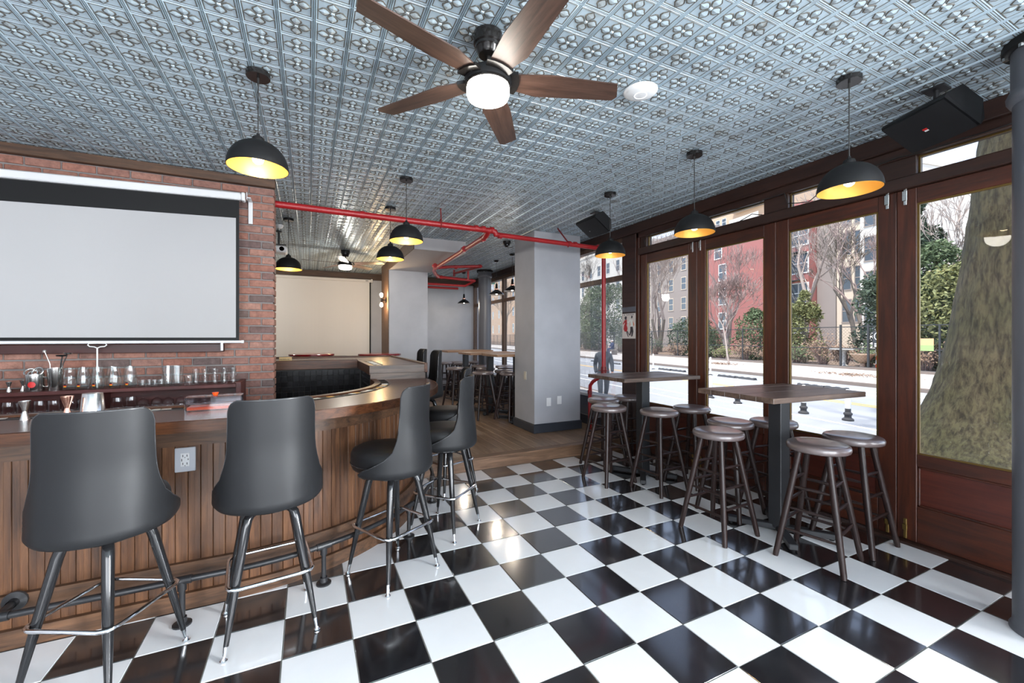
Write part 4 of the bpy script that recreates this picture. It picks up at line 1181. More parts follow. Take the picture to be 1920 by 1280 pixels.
def small_pendant(x, y, rim, label):
    root = thing('cone_pendant_lamp', label, 'lamp', (x, y, rim), 0, 'shallow pendant lamps over the far tables')
    top = CZ - .006 - rim
    q = MB(); q.lathe([(0, top - .03), (.03, top - .03), (.055, top - .008), (.055, top), (0, top)], 20); q.build('canopy', 'bronze_black', root, 40)
    q = MB(); q.tube([(0, 0, .2), (0, 0, top - .02)], .0028, 6); q.build('cord', 'cable_black', root, 50)
    q = MB(); q.lathe([(0, .215), (.012, .215), (.02, .19), (.022, .14), (.03, .125)], 16); q.build('socket', 'black_matte', root, 40)
    q = MB(); q.lathe([(.03, .126), (.035, .112), (.032, .098), (.038, .09)], 16); q.build('neck', 'copper', root, 40)
    q = MB(); q.lathe([(.036, .092), (.06, .075), (.12, .035), (.145, .006), (.146, 0), (.142, .002), (.115, .030), (.055, .068), (0, .075)], 28); q.build('shade', 'black_gloss', root, 40)
    q = MB(); q.lathe([(0, .0), (.018, .008), (.024, .028), (.014, .05), (0, .06)], 12); q.build('bulb', 'bulb_dim', root, 50)
    lamp_light(root, -.03, 8, (1.0, .86, .7), .04)
small_pendant(3.172, 8.93, 2.225, 'shallow black pendant lamp with copper neck before the far grey wall')
small_pendant(3.25, 7.305, 2.275, 'shallow black pendant lamp with copper neck in front of far window')
small_pendant(3.25, 6.62, 2.275, 'shallow black pendant lamp half hidden by the grey pillar')

def make_fan(x, y, ang0, label, energy):
    root = thing('ceiling_fan', label, 'ceiling fan', (x, y, CZ - .006), R(ang0), 'wooden five-blade ceiling fans')
    q = MB(); q.lathe([(0, -.105), (.022, -.105), (.045, -.103), (.052, -.095), (.056, -.075), (.062, -.07), (.063, -.058), (.070, -.052), (.072, -.012), (.070, 0), (0, 0)], 32); q.build('canopy', 'bronze_black', root, 40)
    q = MB(); q.tube([(0, 0, -.17), (0, 0, -.09)], .0105, 12); q.lathe([(.016, -.175), (.019, -.17), (.019, -.145), (.012, -.138)], 16); q.build('downrod', 'bronze_black', root, 40)
    q = MB(); q.lathe([(0, -.165), (.045, -.165), (.07, -.175), (.09, -.19), (.110, -.20), (.114, -.214), (.112, -.240), (.104, -.248), (0, -.248)], 36); q.build('motor', 'black_matte', root, 40)
    q = MB(); q.lathe([(.106, -.243), (.109, -.247), (.109, -.253), (.104, -.256)], 36); q.build('light_rim', 'bronze_black', root, 40)
    q = MB(); q.lathe([(.100, -.250), (.1035, -.262), (.1035, -.290), (.098, -.306), (.080, -.315), (0, -.318)], 36); q.build('light_globe', 'fan_globe', root, 60)
    for k in range(5):
        a = k * 2 * PI / 5
        Mb = Matrix.Rotation(a, 4, 'Z') @ Matrix.Translation((0, 0, -.218)) @ Matrix.Rotation(R(-9), 4, 'X')
        poly = [(.135, -.052), (.135, .052), (.245, .078), (.655, .048), (.672, .020), (.640, -.062), (.30, -.070)]
        q = MB(); q.prism(poly, -.003, .003, 0)
        b = q.build('blade', 'fan_blade', root)
        b.matrix_local = Mb
        q = MB()
        inner = [(.112 * math.cos(R(t)), .112 * math.sin(R(t))) for t in (-30, -15, 0, 15, 30)]
        outer = [(.152 * math.cos(R(t)), .152 * math.sin(R(t))) for t in (26, 13, 0, -13, -26)]
        q.prism(inner + outer, -.012, .004)
        br = q.build('blade_arm', 'bronze_black', b, 30)
    lamp_light(root, -.345, energy, (1.0, .93, .82), .1)
    return root
make_fan(.788, 1.872, -15.5, 'wooden five-blade ceiling fan with lit globe in the foreground', 9)
make_fan(.57, 7.55, -28, 'wooden ceiling fan with lit globe in front of the far screen', 26)

make_fan(-1.3, 8.7, 25, 'wooden ceiling fan with lit globe added unseen behind the brick partition as fill light', 34)  # extra fan out of view, added so its lamp brightens the far screen

# speakers
def speaker(c, yaw, tilt, w, h, d, label, red):
    root = thing('loudspeaker', label, 'speaker', c, 0, 'black ceiling loudspeakers')
    ly = Vector((math.sin(yaw), math.cos(yaw), 0)); nx_ = Vector((math.cos(yaw), -math.sin(yaw), 0))
    shv = nx_ * math.cos(tilt) - Vector((0, 0, 1)) * math.sin(tilt)
    nb = nx_ * math.sin(tilt) + Vector((0, 0, 1)) * math.cos(tilt)      # towards the back of the cabinet
    P = lambda l, s, n: ly * l + shv * s + nb * n
    sec = [(-h / 2, .008), (-h / 2, .03), (-h * .26, d), (h * .30, d), (h / 2, .05), (h / 2, .008)]
    m = MB(); vs = [P(-w / 2 * (1 - .10 * (n > .1)), s, n) for s, n in sec] + [P(w / 2 * (1 - .10 * (n > .1)), s, n) for s, n in sec]
    n = len(sec); m.add(vs, [tuple(range(n)), tuple(range(n, 2 * n))[::-1]] + [(k, n + k, n + (k + 1) % n, (k + 1) % n) for k in range(n)])
    m.build('cabinet', 'black_plastic', root)
    m = MB()
    cols = 10
    for i in range(cols):
        t0, t1 = -w / 2 + .004 + (w - .008) * i / cols, -w / 2 + .004 + (w - .008) * (i + 1) / cols
        f = lambda t: -.010 * (1 - (2 * t / w) ** 2)
        m.add([P(t0, -h / 2 + .004, f(t0)), P(t1, -h / 2 + .004, f(t1)), P(t1, h / 2 - .004, f(t1)), P(t0, h / 2 - .004, f(t0))], [(0, 1, 2, 3)])
        m.add([P(t0, -h / 2 + .004, .012), P(t1, -h / 2 + .004, .012), P(t1, -h / 2 + .004, f(t1)), P(t0, -h / 2 + .004, f(t0))], [(0, 1, 2, 3)])
        m.add([P(t0, h / 2 - .004, f(t0)), P(t1, h / 2 - .004, f(t1)), P(t1, h / 2 - .004, .012), P(t0, h / 2 - .004, .012)], [(0, 1, 2, 3)])
    m.build('grille', 'black_plastic', root, 30)
    if red:
        m = MB(); m.add([P(a, b, -.0125) for a, b in ((-.012, -.012), (.014, -.012), (.014, .002), (-.012, .002))], [(0, 1, 2, 3)]); m.build('badge', 'label_red', root)
        m = MB(); m.add([P(a, b, -.0128) for a, b in ((-.012, .002), (.010, .002), (.010, .012), (-.012, .012))], [(0, 1, 2, 3)]); m.build('badge', 'white_plastic', root)
    else:
        m = MB(); m.add([P(a, b, -.0125) for a, b in ((.05, .02), (.065, .02), (.065, .028), (.05, .028))], [(0, 1, 2, 3)]); m.build('badge', 'steel', root)
    m = MB(); topz = CZ - .006 - c[2]
    b0 = P(0, -.02, d * .9)
    m.box(-.05, .05, -.05, .05, topz - .012, topz, .002, 0, Matrix.Translation((b0.x, b0.y, 0)))
    m.tube([b0, Vector((b0.x, b0.y, topz - .01))], .014, 10); m.build('ceiling_bracket', 'black_iron', root)
    return root
speaker((3.29, 1.164, 2.69), .377, .578, .36, .257, .155, 'black loudspeaker with red badge hanging near the right column', True)
speaker((2.995, 3.99, 2.735), -.027, .587, .36, .256, .15, 'black loudspeaker hanging in front of the grey pillar', False)

ap = thing('wifi_access_point', 'round white wifi access point on the tin ceiling', 'access point', (1.784, 1.906, CZ - .006))
q = MB(); q.lathe([(0, -.030), (.03, -.030), (.075, -.022), (.096, -.010), (.098, -.004), (.094, 0), (0, 0)], 40); q.build('body', 'white_plastic', ap, 50)
q = MB(); q.lathe([(.033, -.0302), (.0365, -.0300), (.037, -.0292), (.033, -.0296)], 40, closed=True); q.build('light_ring', 'ring_blue', ap, 50)
dc = thing('dome_camera', 'small black security camera on the ceiling left of the pillar', 'camera', (2.74, 5.77, CZ - .006))
q = MB(); q.lathe([(0, -.04), (.05, -.04), (.058, -.03), (.06, 0), (0, 0)], 20); q.build('base', 'black_plastic', dc, 40)
q = MB(); q.lathe([(0, -.045), (.025, -.04), (.042, -.02), (.045, 0), (0.04, .01), (0, .01)], 20, (0, 0, -.045)); q.build('ball', 'black_gloss', dc, 50)
pj = thing('projector', 'white projector hanging under the ceiling behind the brick pier', 'projector', (-.36, 6.55, 2.66))
q = MB(); q.box(-.10, .10, -.12, .12, -.045, .045, .02); q.build('body', 'white_plastic', pj, 40)
q = MB(); q.lathe([(0, -.02), (.03, -.02), (.03, .0), (0, 0)], 16, (.04, -.12, .0), M=Matrix.Rotation(PI / 2, 4, 'X')); q.build('lens', 'black_gloss', pj, 40)
q = MB(); q.tube([(0, 0, .04), (0, 0, CZ - .006 - 2.66)], .014, 10); q.box(-.09, .09, -.05, .05, .065, .075); q.lathe([(0, .24), (.035, .245), (.035, .262), (0, .262)], 14); q.build('mount', 'black_iron', pj, 40)
sm = thing('smoke_detector', 'small white round detector on the ceiling by the brick pier', 'detector', (-.335, 6.2, CZ - .006))
q = MB(); q.lathe([(0, -.045), (.03, -.042), (.045, -.02), (.048, 0), (0, 0)], 20); q.build('body', 'white_plastic', sm, 40)
q = MB(); q.lathe([(0, -.056), (.012, -.054), (.014, -.044), (0, -.044)], 12); q.build('sensor', 'white_plastic', sm, 40)

# ---- red sprinkler pipes
pp = thing('sprinkler_pipe', 'red sprinkler pipe running under the tin ceiling from brick pier to window', 'pipe')
py_ = 4.62
def coup(m, a, b, r): m.tube([a, b], r, 16)
q = MB(); q.tube([(-.30, py_, 2.748), (1.93, py_, 2.738)], .0325, 16); q.build('main_pipe', 'pipe_red', pp, 50)
for x in (.515, 1.79, 1.88, 1.99):
    q = MB(); q.tube([(x - .022, py_, 2.745), (x + .022, py_, 2.745)], .039, 16); q.build('coupling', 'pipe_red', pp, 50)
q = MB(); q.tube([(1.93, py_, 2.738), (2.0, py_, 2.736), (2.03, py_ - .01, 2.728), (2.05, py_, 2.70)], .034, 16); q.build('elbow', 'pipe_red', pp, 50)
q = MB(); q.tube([(1.95, py_, 2.735), (1.95, py_ + .06, 2.70), (1.96, py_ + .14, 2.69)], .036, 16); q.build('tee_fitting', 'pipe_red', pp, 50)
q = MB(); q.tube([(2.03, py_, 2.700), (3.62, py_, 2.675)], .029, 16); q.build('branch_pipe', 'pipe_red', pp, 50)
for x in (2.10, 3.10, 3.19, 3.58):
    q = MB(); q.tube([(x - .02, py_, 2.69), (x + .02, py_, 2.69)], .035, 16); q.build('coupling', 'pipe_red', pp, 50)
q = MB(); q.tube([(1.96, py_ + .1, 2.695), (1.985, 5.4, 2.695), (2.02, 7.2, 2.675)], .031, 16); q.build('branch_pipe', 'pipe_red', pp, 50)
for y in (4.85, 5.55, 7.05):
    q = MB(); q.tube([(1.97, y - .035, 2.693), (1.972, y + .035, 2.693)], .040, 16); q.build('coupling', 'pipe_red', pp, 50)
q = MB(); q.tube([(2.02, 7.2, 2.675), (2.07, 7.45, 2.67), (2.2, 7.8, 2.66), (2.337, 8.06, 2.66)], .031, 14); q.build('elbow', 'pipe_red', pp, 50)
q = MB(); q.tube([(2.30, 8.07, 2.66), (3.18, 8.27, 2.655)], .028, 14); q.build('branch_pipe', 'pipe_red', pp, 50)
q = MB(); q.tube([(2.04, 7.22, 2.69), (2.3, 7.25, 2.73), (2.865, 7.11, 2.76)], .026, 14); q.build('branch_pipe', 'pipe_red', pp, 50)
q = MB(); q.tube([(3.18, 8.27, 2.655), (3.03, 8.47, 2.56)], .024, 12); q.build('branch_pipe', 'pipe_red', pp, 50)
q = MB(); q.tube([(2.865, 7.11, 2.76), (2.60, 7.9, 2.72)], .022, 12); q.tube([(2.60, 7.9, 2.66), (2.60, 7.9, 2.79)], .022, 12); q.build('branch_pipe', 'pipe_red_dark', pp, 50)
q = MB(); q.tube([(2.79, 7.62, 2.74), (2.79, 7.62, 2.58)], .020, 12); q.build('branch_pipe', 'pipe_red', pp, 50)
for (x, y, z) in ((2.40, 8.09, 2.66), (3.10, 8.255, 2.656), (2.42, 7.25, 2.732), (2.83, 7.12, 2.757)):
    q = MB(); q.tube([(x - .02, y, z), (x + .02, y, z)], .034, 14); q.build('coupling', 'pipe_red', pp, 50)
for (y, z) in ((8.46, 2.562), (8.95, 2.555)):
    q = MB(); q.tube([(2.17, y, z), (3.04, y + .01, z)], .025, 12); q.build('branch_pipe', 'pipe_red', pp, 50)
q = MB(); q.tube([(1.36, py_, 2.70), (1.36, py_ - .038, 2.735), (1.36, py_ - .03, 2.78), (1.36, py_, CZ - .006)], .007, 8); q.tube([(1.36, py_, 2.70), (1.36, py_ + .038, 2.735), (1.36, py_ + .03, 2.78), (1.36, py_, 2.80)], .006, 8); q.build('hanger', 'pipe_red_dark', pp, 50)
q = MB(); q.tube([(3.08, py_, 2.645), (3.08, py_ - .036, 2.68), (3.06, py_ - .0, 2.73), (3.03, 4.79, CZ - .008)], .009, 8); q.build('hanger', 'pipe_red_dark', pp, 50)
sp = thing('standpipe', 'vertical red standpipe in front of the window behind the rear table', 'pipe')
q = MB(); q.tube([(3.62, py_, 2.675), (3.655, py_, 2.66), (3.665, py_, 2.61), (3.665, py_, 1.02)], .029, 16); q.build('riser_pipe', 'pipe_red', sp, 50)
q = MB(); q.tube([(3.665, py_, .97), (3.665, py_, 1.06)], .04, 16); q.box(3.61, 3.72, py_ - .045, py_ + .045, 1.0, 1.012, .002); q.build('flange', 'pipe_red_dark', sp, 50)
q = MB(); q.tube([(3.665, py_, .98), (3.67, py_ + .05, .93), (3.67, py_ + .25, .83), (3.67, py_ + .31, .77), (3.67, py_ + .32, .60), (3.67, py_ + .32, RZ)], .026, 14); q.build('lower_pipe', 'pipe_red', sp, 50)
q = MB(); q.tube([(3.67, py_ + .32, .64), (3.67, py_ + .32, .70)], .034, 14); q.tube([(3.67, py_ + .32, RZ), (3.67, py_ + .32, RZ + .02)], .05, 14); q.build('coupling', 'pipe_red_dark', sp, 50)

# ---- far projection screen
s2 = thing('projection_screen', 'cream projection screen on the far wall under wooden beam', 'projection screen')
ys2 = 9.99
q = MB(); q.box(-1.6, 1.30, ys2 - .035, ys2 + .035, 2.715, 2.775, .008); q.build('casing', 'screen_cream', s2, 40)
q = MB(); q.box(1.30, 1.335, ys2 - .04, ys2 + .04, 2.705, 2.79, .006); q.build('end_cap', 'screen_cream', s2, 40)
q = MB(); q.box(1.18, 1.24, ys2 - .037, ys2 - .0352, 2.740, 2.752); q.build('maker_mark', 'ink_black', s2)
q = MB()
n = 40
for i in range(n):
    x0, x1 = lerp(-1.6, 1.27, i / n), lerp(-1.6, 1.27, (i + 1) / n)
    f = lambda x: .006 * math.sin(x * 5.1) + .004 * math.sin(x * 11.7)
    q.add([(x0, ys2 + f(x0) * 2.2, 1.05), (x1, ys2 + f(x1) * 2.2, 1.05), (x1, ys2, 2.72), (x0, ys2, 2.72)], [(0, 1, 2, 3)])
q.build('fabric', 'screen_cream', s2, 60)
q = MB(); q.box(1.27, 1.30, ys2 - .002, ys2 + .002, 1.03, 2.72); q.build('border', 'black_matte', s2)
q = MB(); q.tube([(-1.6, ys2, 1.04), (1.30, ys2, 1.04)], .014, 10); q.build('bottom_bar', 'black_matte', s2, 50)

# ---- wall sconce with two bare bulbs on the pier
sc_ = thing('wall_sconce', 'wall sconce with two glowing bulbs on the brown pier side', 'lamp', (1.384, 8.42, 2.19))
q = MB(); q.lathe([(0, 0), (.05, 0), (.05, .015), (.02, .02), (0, .02)], 20, M=Matrix.Rotation(-PI / 2, 4, 'Y')); q.build('back_plate', 'bronze_black', sc_, 40)
q = MB(); q.tube([(-.015, 0, 0), (-.09, 0, 0)], .01, 10); q.tube([(-.09, 0, -.045), (-.09, 0, .045)], .016, 12); q.build('arm', 'bronze_black', sc_, 40)
for s in (1, -1):
    q = MB(); q.lathe([(0, .045), (.016, .05), (.03, .085), (.032, .105), (.024, .13), (0, .142)], 16); q.v = [(x - .09, y, z * s) for x, y, z in q.v]; q.build('bulb', 'bulb_warm', sc_, 60)
    l_ = lamp_light(sc_, .10 * s, 9, (1.0, .66, .32), .03); l_.location = (-.14, 0, .11 * s)

# ---- poster on the brown post
po = thing('poster', 'small poster of two dancing figures on the brown post', 'poster', (XW - .036, 4.29, 1.61))
q = MB(); q.box(-.002, .0, -.125, .125, -.165, .165); q.build('sheet', 'poster_paper', po)
def fig(name, polys, mat, parent=po, off=-.0026):
    for p in polys:
        q = MB(); q.add([(off, -a, b) for a, b in p], [tuple(range(len(p)))]); q.build(name, mat, parent)
# (a: to the right as seen, b: up)
fig('figure', [[(-.085, .02), (-.045, .03), (-.02, -.03), (-.03, -.07), (-.075, -.075), (-.1, -.04)], [(-.075, .02), (-.03, .02), (-.035, .085), (-.075, .08)], [(-.075, .08), (-.115, .03), (-.105, .02), (-.065, .06)]], 'poster_red')
fig('figure', [[(-.05, -.072), (-.03, -.07), (.0, -.14), (-.012, -.145)], [(-.03, -.07), (-.018, -.066), (.012, -.11), (.006, -.12)], [(-.07, .085), (-.04, .085), (-.035, .125), (-.065, .13), (-.082, .11)]], 'poster_dark')
fig('figure', [[(.03, -.01), (.075, -.01), (.09, -.07), (.07, -.135), (.045, -.14), (.055, -.08), (.03, -.13), (.01, -.12), (.03, -.06)], [(.045, .10), (.07, .10), (.075, .13), (.05, .135)]], 'poster_dark')
fig('figure', [[(.03, -.01), (.075, -.01), (.08, .075), (.035, .08)], [(.035, .075), (.0, .04), (-.03, .05), (-.028, .06), (.0, .058), (.035, .095)]], 'paper_white', off=-.0024)
fig('figure', [[(.075, .07), (.105, .02), (.095, -.01), (.085, .02), (.078, .05)], [(.03, .06), (.02, .01), (.032, .0)]], 'poster_orange')
for k, a in enumerate((-.085, -.03, .0, .03, .06, .085)):
    fig('lettering', [[(a - .009, .142), (a + .009, .142), (a + .009, .148), (a - .009, .148)], [(a - .003, .142), (a + .003, .142), (a + .003, .16), (a - .003, .16)]], 'poster_dark')
q = MB(); q.box(-.002, .002, -.125, .125, .185, .25, .001); q.build('header_strip', 'column_paint', po)

# ---- switch plates and outlets on the grey pillar
def plate(name, label, loc, rz, mat, sw):
    r = thing(name, label, 'switch', loc, rz)
    q = MB(); q.box(-.036, .036, -.006, 0, -.058, .058, .002); q.build('plate', mat, r)
    q = MB(); q.box(-.016, .016, -.0085, -.005, -.033, .033, .0015); q.build('rocker', 'white_plastic' if sw else mat, r)
plate('wall_outlet', 'white wall outlet on the pillar front, left one', (3.036, 5.034, .56), 0, 'white_plastic', True)
plate('wall_outlet', 'white wall outlet on the pillar front, right one', (3.211, 5.034, .575), 0, 'white_plastic', True)
plate('light_switch', 'beige light switch on the shaded side of the pillar', (2.809, 5.30, .915), -PI / 2, 'beige_plate', False)

# ================================================================== THE STREET OUTSIDE
SA = R(9.4)
def SW(u, v, z=0.0): return Vector((u * math.cos(SA) + v * math.sin(SA), -u * math.sin(SA) + v * math.cos(SA), z))
MS = Matrix.Rotation(-SA, 4, 'Z')
plain('asphalt', srgb(150, 152, 156), 0.85, noise=0.08, nscale=3)
plain('pavement', srgb(186, 180, 174), 0.85, noise=0.10, nscale=1.2)
plain('kerb', srgb(120, 108, 100), 0.8, noise=0.15, nscale=3)
plain('road_white', srgb(232, 232, 230), 0.7)
plain('road_yellow', srgb(226, 182, 92), 0.7)
plain('soil', srgb(116, 98, 84), 0.95, noise=0.3, nscale=1.5)
plain('rubber', srgb(58, 58, 60), 0.7)
plain('post_white', srgb(230, 230, 228), 0.5)
plain('fence_black', srgb(40, 42, 44), 0.5)
plain('bark', srgb(112, 102, 92), 0.9, noise=0.3, nscale=6)
plain('bark_pale', srgb(156, 142, 134), 0.9, noise=0.2, nscale=6)
plain('twig', srgb(142, 122, 116), 0.9)
plain('leaf_green', srgb(84, 98, 66), 0.7, noise=0.35, nscale=2.0)
plain('leaf_yellow', srgb(116, 118, 74), 0.7, noise=0.35, nscale=2.0)
plain('leaf_dark', srgb(62, 76, 58), 0.7, noise=0.35, nscale=2.0)
plain('leaf_brown', srgb(136, 112, 94), 0.9, noise=0.3, nscale=2.0)
plain('brick_red', srgb(156, 100, 95), 0.85, noise=0.06, nscale=0.6)
plain('facade_cream', srgb(200, 184, 164), 0.85, noise=0.06, nscale=0.5)
plain('facade_grey', srgb(140, 130, 124), 0.85, noise=0.08, nscale=0.5)
plain('facade_white', srgb(214, 208, 200), 0.85, noise=0.04, nscale=0.5)
plain('facade_beige', srgb(192, 164, 140), 0.85, noise=0.05, nscale=0.4)
plain('far_pane', srgb(70, 78, 86), 0.2)
plain('coat_dark', srgb(58, 64, 72), 0.9)
plain('trousers_dark', srgb(52, 56, 58), 0.9)
plain('coat_blue', srgb(52, 62, 92), 0.9)
plain('skin', srgb(176, 132, 112), 0.6)
plain('hair_grey', srgb(214, 210, 206), 0.8)
plain('hair_dark', srgb(62, 48, 44), 0.8)
plain('sign_orange', srgb(226, 84, 48), 0.5)
plain('sign_teal', srgb(60, 130, 104), 0.5)
plain('notice_green', srgb(150, 178, 112), 0.6)
plain('notice_cream', srgb(206, 168, 122), 0.6)
plain('bench_wood', srgb(176, 168, 160), 0.7)
# bark of the big trunk: plates between furrows
def trunk_mat():
    m, nt, b = newmat('trunk_bark'); L = nt.links.new
    tc = nt.nodes.new('ShaderNodeTexCoord'); mp = nt.nodes.new('ShaderNodeMapping'); mp.inputs['Scale'].default_value = (26, 26, 6.5)
    vo = nt.nodes.new('ShaderNodeTexNoise'); vo.inputs['Scale'].default_value = 1.0; vo.inputs['Detail'].default_value = 8; vo.inputs['Roughness'].default_value = .7; vo.inputs['Distortion'].default_value = .3
    L(tc.outputs['Object'], mp.inputs['Vector']); L(mp.outputs[0], vo.inputs['Vector'])
    cr = nt.nodes.new('ShaderNodeValToRGB'); cr.color_ramp.elements[0].color = srgb(40, 36, 29); cr.color_ramp.elements[0].position = .38
    cr.color_ramp.elements[1].color = srgb(84, 80, 64); cr.color_ramp.elements[1].position = .60
    L(vo.outputs['Fac'], cr.inputs['Fac'])
    mx = nt.nodes.new('ShaderNodeMix'); mx.data_type = 'RGBA'; mx.blend_type = 'MULTIPLY'; mx.inputs['Factor'].default_value = .6
    n2 = nt.nodes.new('ShaderNodeTexNoise'); n2.inputs['Scale'].default_value = 1.6; n2.inputs['Detail'].default_value = 4
    L(tc.outputs['Object'], n2.inputs['Vector'])
    cr2 = nt.nodes.new('ShaderNodeValToRGB'); cr2.color_ramp.elements[0].color = srgb(170, 190, 120); cr2.color_ramp.elements[1].color = srgb(255, 246, 226)
    cr2.color_ramp.elements[0].position = .35; cr2.color_ramp.elements[1].position = .65
    L(n2.outputs['Fac'], cr2.inputs['Fac']); L(cr.outputs[0], mx.inputs[6]); L(cr2.outputs[0], mx.inputs[7]); L(mx.outputs[2], b.inputs['Base Color'])
    b.inputs['Roughness'].default_value = .95
    bp = nt.nodes.new('ShaderNodeBump'); bp.inputs['Strength'].default_value = 1.0; bp.inputs['Distance'].default_value = .03
    L(cr.outputs[0], bp.inputs['Height']); L(bp.outputs[0], b.inputs['Normal'])
trunk_mat()

def sbox(m, u0, u1, v0, v1, z0, z1, bev=0, mi=0): return m.box(u0, u1, v0, v1, z0, z1, bev, mi, MS)
GRZ, SWZ = -.20, -.08
q = MB(); sbox(q, 5.9, 15.6, -60, 160, GRZ - .3, GRZ)
road = struct(q.build('road', 'asphalt'), 'grey asphalt street outside')
for (u, w, mat) in ((7.6, .10, 'road_white'), (8.42, .10, 'road_white'), (11.12, .10, 'road_yellow'), (11.36, .10, 'road_yellow'), (13.35, .12, 'road_white'), (14.15, .10, 'road_white')):
    q = MB(); sbox(q, u - w / 2, u + w / 2, -60, 160, GRZ, GRZ + .004); q.build('lane_line', mat, road)
q = MB(); q.add([SW(3.0, -60, SWZ), SW(5.9, -60, SWZ), SW(5.9, 160, SWZ), SW(-30, 160, SWZ), (XW + .1, YB + 8, SWZ), (XW + .1, -60, SWZ)], [(0, 1, 2, 3, 4, 5)])
q.v = [(XW + .05, -60, SWZ), tuple(SW(5.78, -70, SWZ)), tuple(SW(5.78, 160, SWZ)), (XW + .05, 160, SWZ)]; q.f = [(0, 1, 2, 3)]; q.m = [0]
struct(q.build('sidewalk', 'pavement'), 'near sidewalk outside the glazed wall')
q = MB(); sbox(q, 5.78, 5.92, -70, 160, GRZ - .1, SWZ + .002, .01); struct(q.build('kerb', 'kerb'), 'near stone kerb')
q = MB(); sbox(q, 15.62, 21.9, -60, 160, GRZ - .3, SWZ); far_walk = struct(q.build('far_sidewalk', 'pavement'), 'pale sidewalk across the street')
q = MB(); sbox(q, 15.48, 15.64, -60, 160, GRZ - .1, SWZ + .004, .01); struct(q.build('far_kerb', 'kerb'), 'kerb across the street')
q = MB(); sbox(q, 21.9, 140, -80, 260, GRZ - .3, SWZ - .02); struct(q.build('garden_ground', 'soil'), 'brown garden ground behind the fence')

# lane dividers and flexible posts
def bump_stop(u, v, label):
    r = thing('lane_bump', label, 'lane divider', SW(u, v, GRZ), -SA, 'rubber lane bumps across the street')
    q = MB(); q.prism([(-.10, 0), (.10, 0), (.05, .085), (-.05, .085)], -.45, .45, 0, Matrix.Rotation(PI / 2, 4, 'X')); q.build('body', 'rubber', r)
    for s in (-.3, 0, .3):
        q = MB(); q.box(-.053, .053, s - .05, s + .05, .0852, .088); q.build('reflector', 'post_white', r)
for k, (u, v) in enumerate(((13.75, 26.0), (13.7, 23.2), (13.7, 20.9), (13.64, 18.3), (13.7, 17.35), (13.7, 14.3), (13.74, 13.4), (13.75, 10.73), (13.8, 10.05))):
    bump_stop(u, v, 'black rubber lane bump across the street, %s from the left' % nth[k])
def delineator(u, v, h, label, base):
    r = thing('lane_post', label, 'lane post', SW(u, v, GRZ), 0, 'white flexible lane posts')
    if base:
        q = MB(); q.lathe([(0, 0), (.10, 0), (.10, .03), (.075, .05), (.06, .06), (.06, .11), (.075, .12), (.075, .15), (.05, .17), (.05, .24), (0, .24)], 14); q.build('rubber_base', 'rubber', r, 40)
        q = MB(); q.lathe([(.045, .22), (.055, .4), (.05, h - .04), (.03, h), (0, h + .01)], 14); q.build('post', 'post_white', r, 40)
    else:
        q = MB(); q.lathe([(0, 0), (.09, 0), (.09, .02), (.05, .03), (.045, .05), (0, .05)], 12); q.build('rubber_base', 'rubber', r, 40)
        q = MB(); q.lathe([(.034, .04), (.034, h - .02), (.02, h), (0, h)], 12); q.build('post', 'post_white', r, 40)
for k, (u, v) in enumerate(((8.53, 9.5), (8.46, 8.5), (8.75, 7.0), (8.86, 6.16))):
    delineator(u, v, .62, 'white lane post with black rubber base near kerb, %s from the left' % nth[k], True)
for k, (u, v) in enumerate(((13.3, 23.1), (13.37, 18.9), (13.75, 15.3))):
    delineator(u, v, .80, 'slim white lane post across the street, %s from the left' % nth[k], False)

# fence with posts, rails and wire mesh
FU = 21.8
fence = thing('park_fence', 'black wire fence along the garden across the street', 'fence')
fz = 1.98
vposts = [11.6 - 3.1 * k for k in range(4, 0, -1)] + [11.6, 14.25, 15.5, 18.3, 21.5, 24.6, 27.7, 31.0, 34.1, 37.2, 40.3, 43.4, 46.5, 49.6, 52.7, 55.8, 59, 62, 65, 68, 71, 74, 77, 80, 83, 86, 89, 92, 95]
for v in vposts:
    p = SW(FU, v)
    w = .055 if v in (14.25, 15.5) else .038
    q = MB(); q.tube([(p.x, p.y, SWZ), (p.x, p.y, fz + (.12 if w > .05 else .03))], w, 8); q.build('fence_post', 'fence_black', fence, 40)
for z in (SWZ + .12, .93, fz):
    q = MB(); q.tube([SW(FU, vposts[0], z), SW(FU, vposts[-1], z)], .024, 6); q.build('fence_rail', 'fence_black', fence, 40)
q = MB(); sbox(q, FU - .12, FU + .12, vposts[0], vposts[-1], SWZ, SWZ + .12); q.build('fence_kerb', 'kerb', fence)
q = MB()
L_ = vposts[-1] - vposts[0]; hgt = fz - SWZ - .12; st = .16
k = 0
while k * st < L_ + hgt:
    for sgn in (1, -1):
        a = vposts[0] + k * st; v0, v1 = (a - hgt, a) if sgn > 0 else (a, a - hgt)
        z0, z1 = SWZ + .12, fz
        lo, hi = vposts[0], vposts[-1]
        A_, B_ = (v0, z0), (v1, z1)
        def clip(P, Q):
            (a1, b1), (a2, b2) = P, Q
            if a1 < lo: b1 = b1 + (lo - a1) / (a2 - a1) * (b2 - b1); a1 = lo
            if a1 > hi: b1 = b1 + (hi - a1) / (a2 - a1) * (b2 - b1); a1 = hi
            return (a1, b1)
        if (v0 < lo and v1 < lo) or (v0 > hi and v1 > hi): continue
        A2, B2 = clip(A_, B_), clip(B_, A_)
        q.tube([SW(FU, A2[0], A2[1]), SW(FU, B2[0], B2[1])], .0032, 3, caps=False)
    k += 1
tag(q.build('wire_mesh', 'fence_black', fence), kind='stuff')
sg = thing('park_sign', 'black park sign with white leaf emblem on the fence gate', 'sign', SW(FU - .08, 13.75, 1.42), -SA)
q = MB(); q.box(-.015, .015, -.26, .26, -.42, .34, .004); q.build('board', 'fence_black', sg)
q = MB()
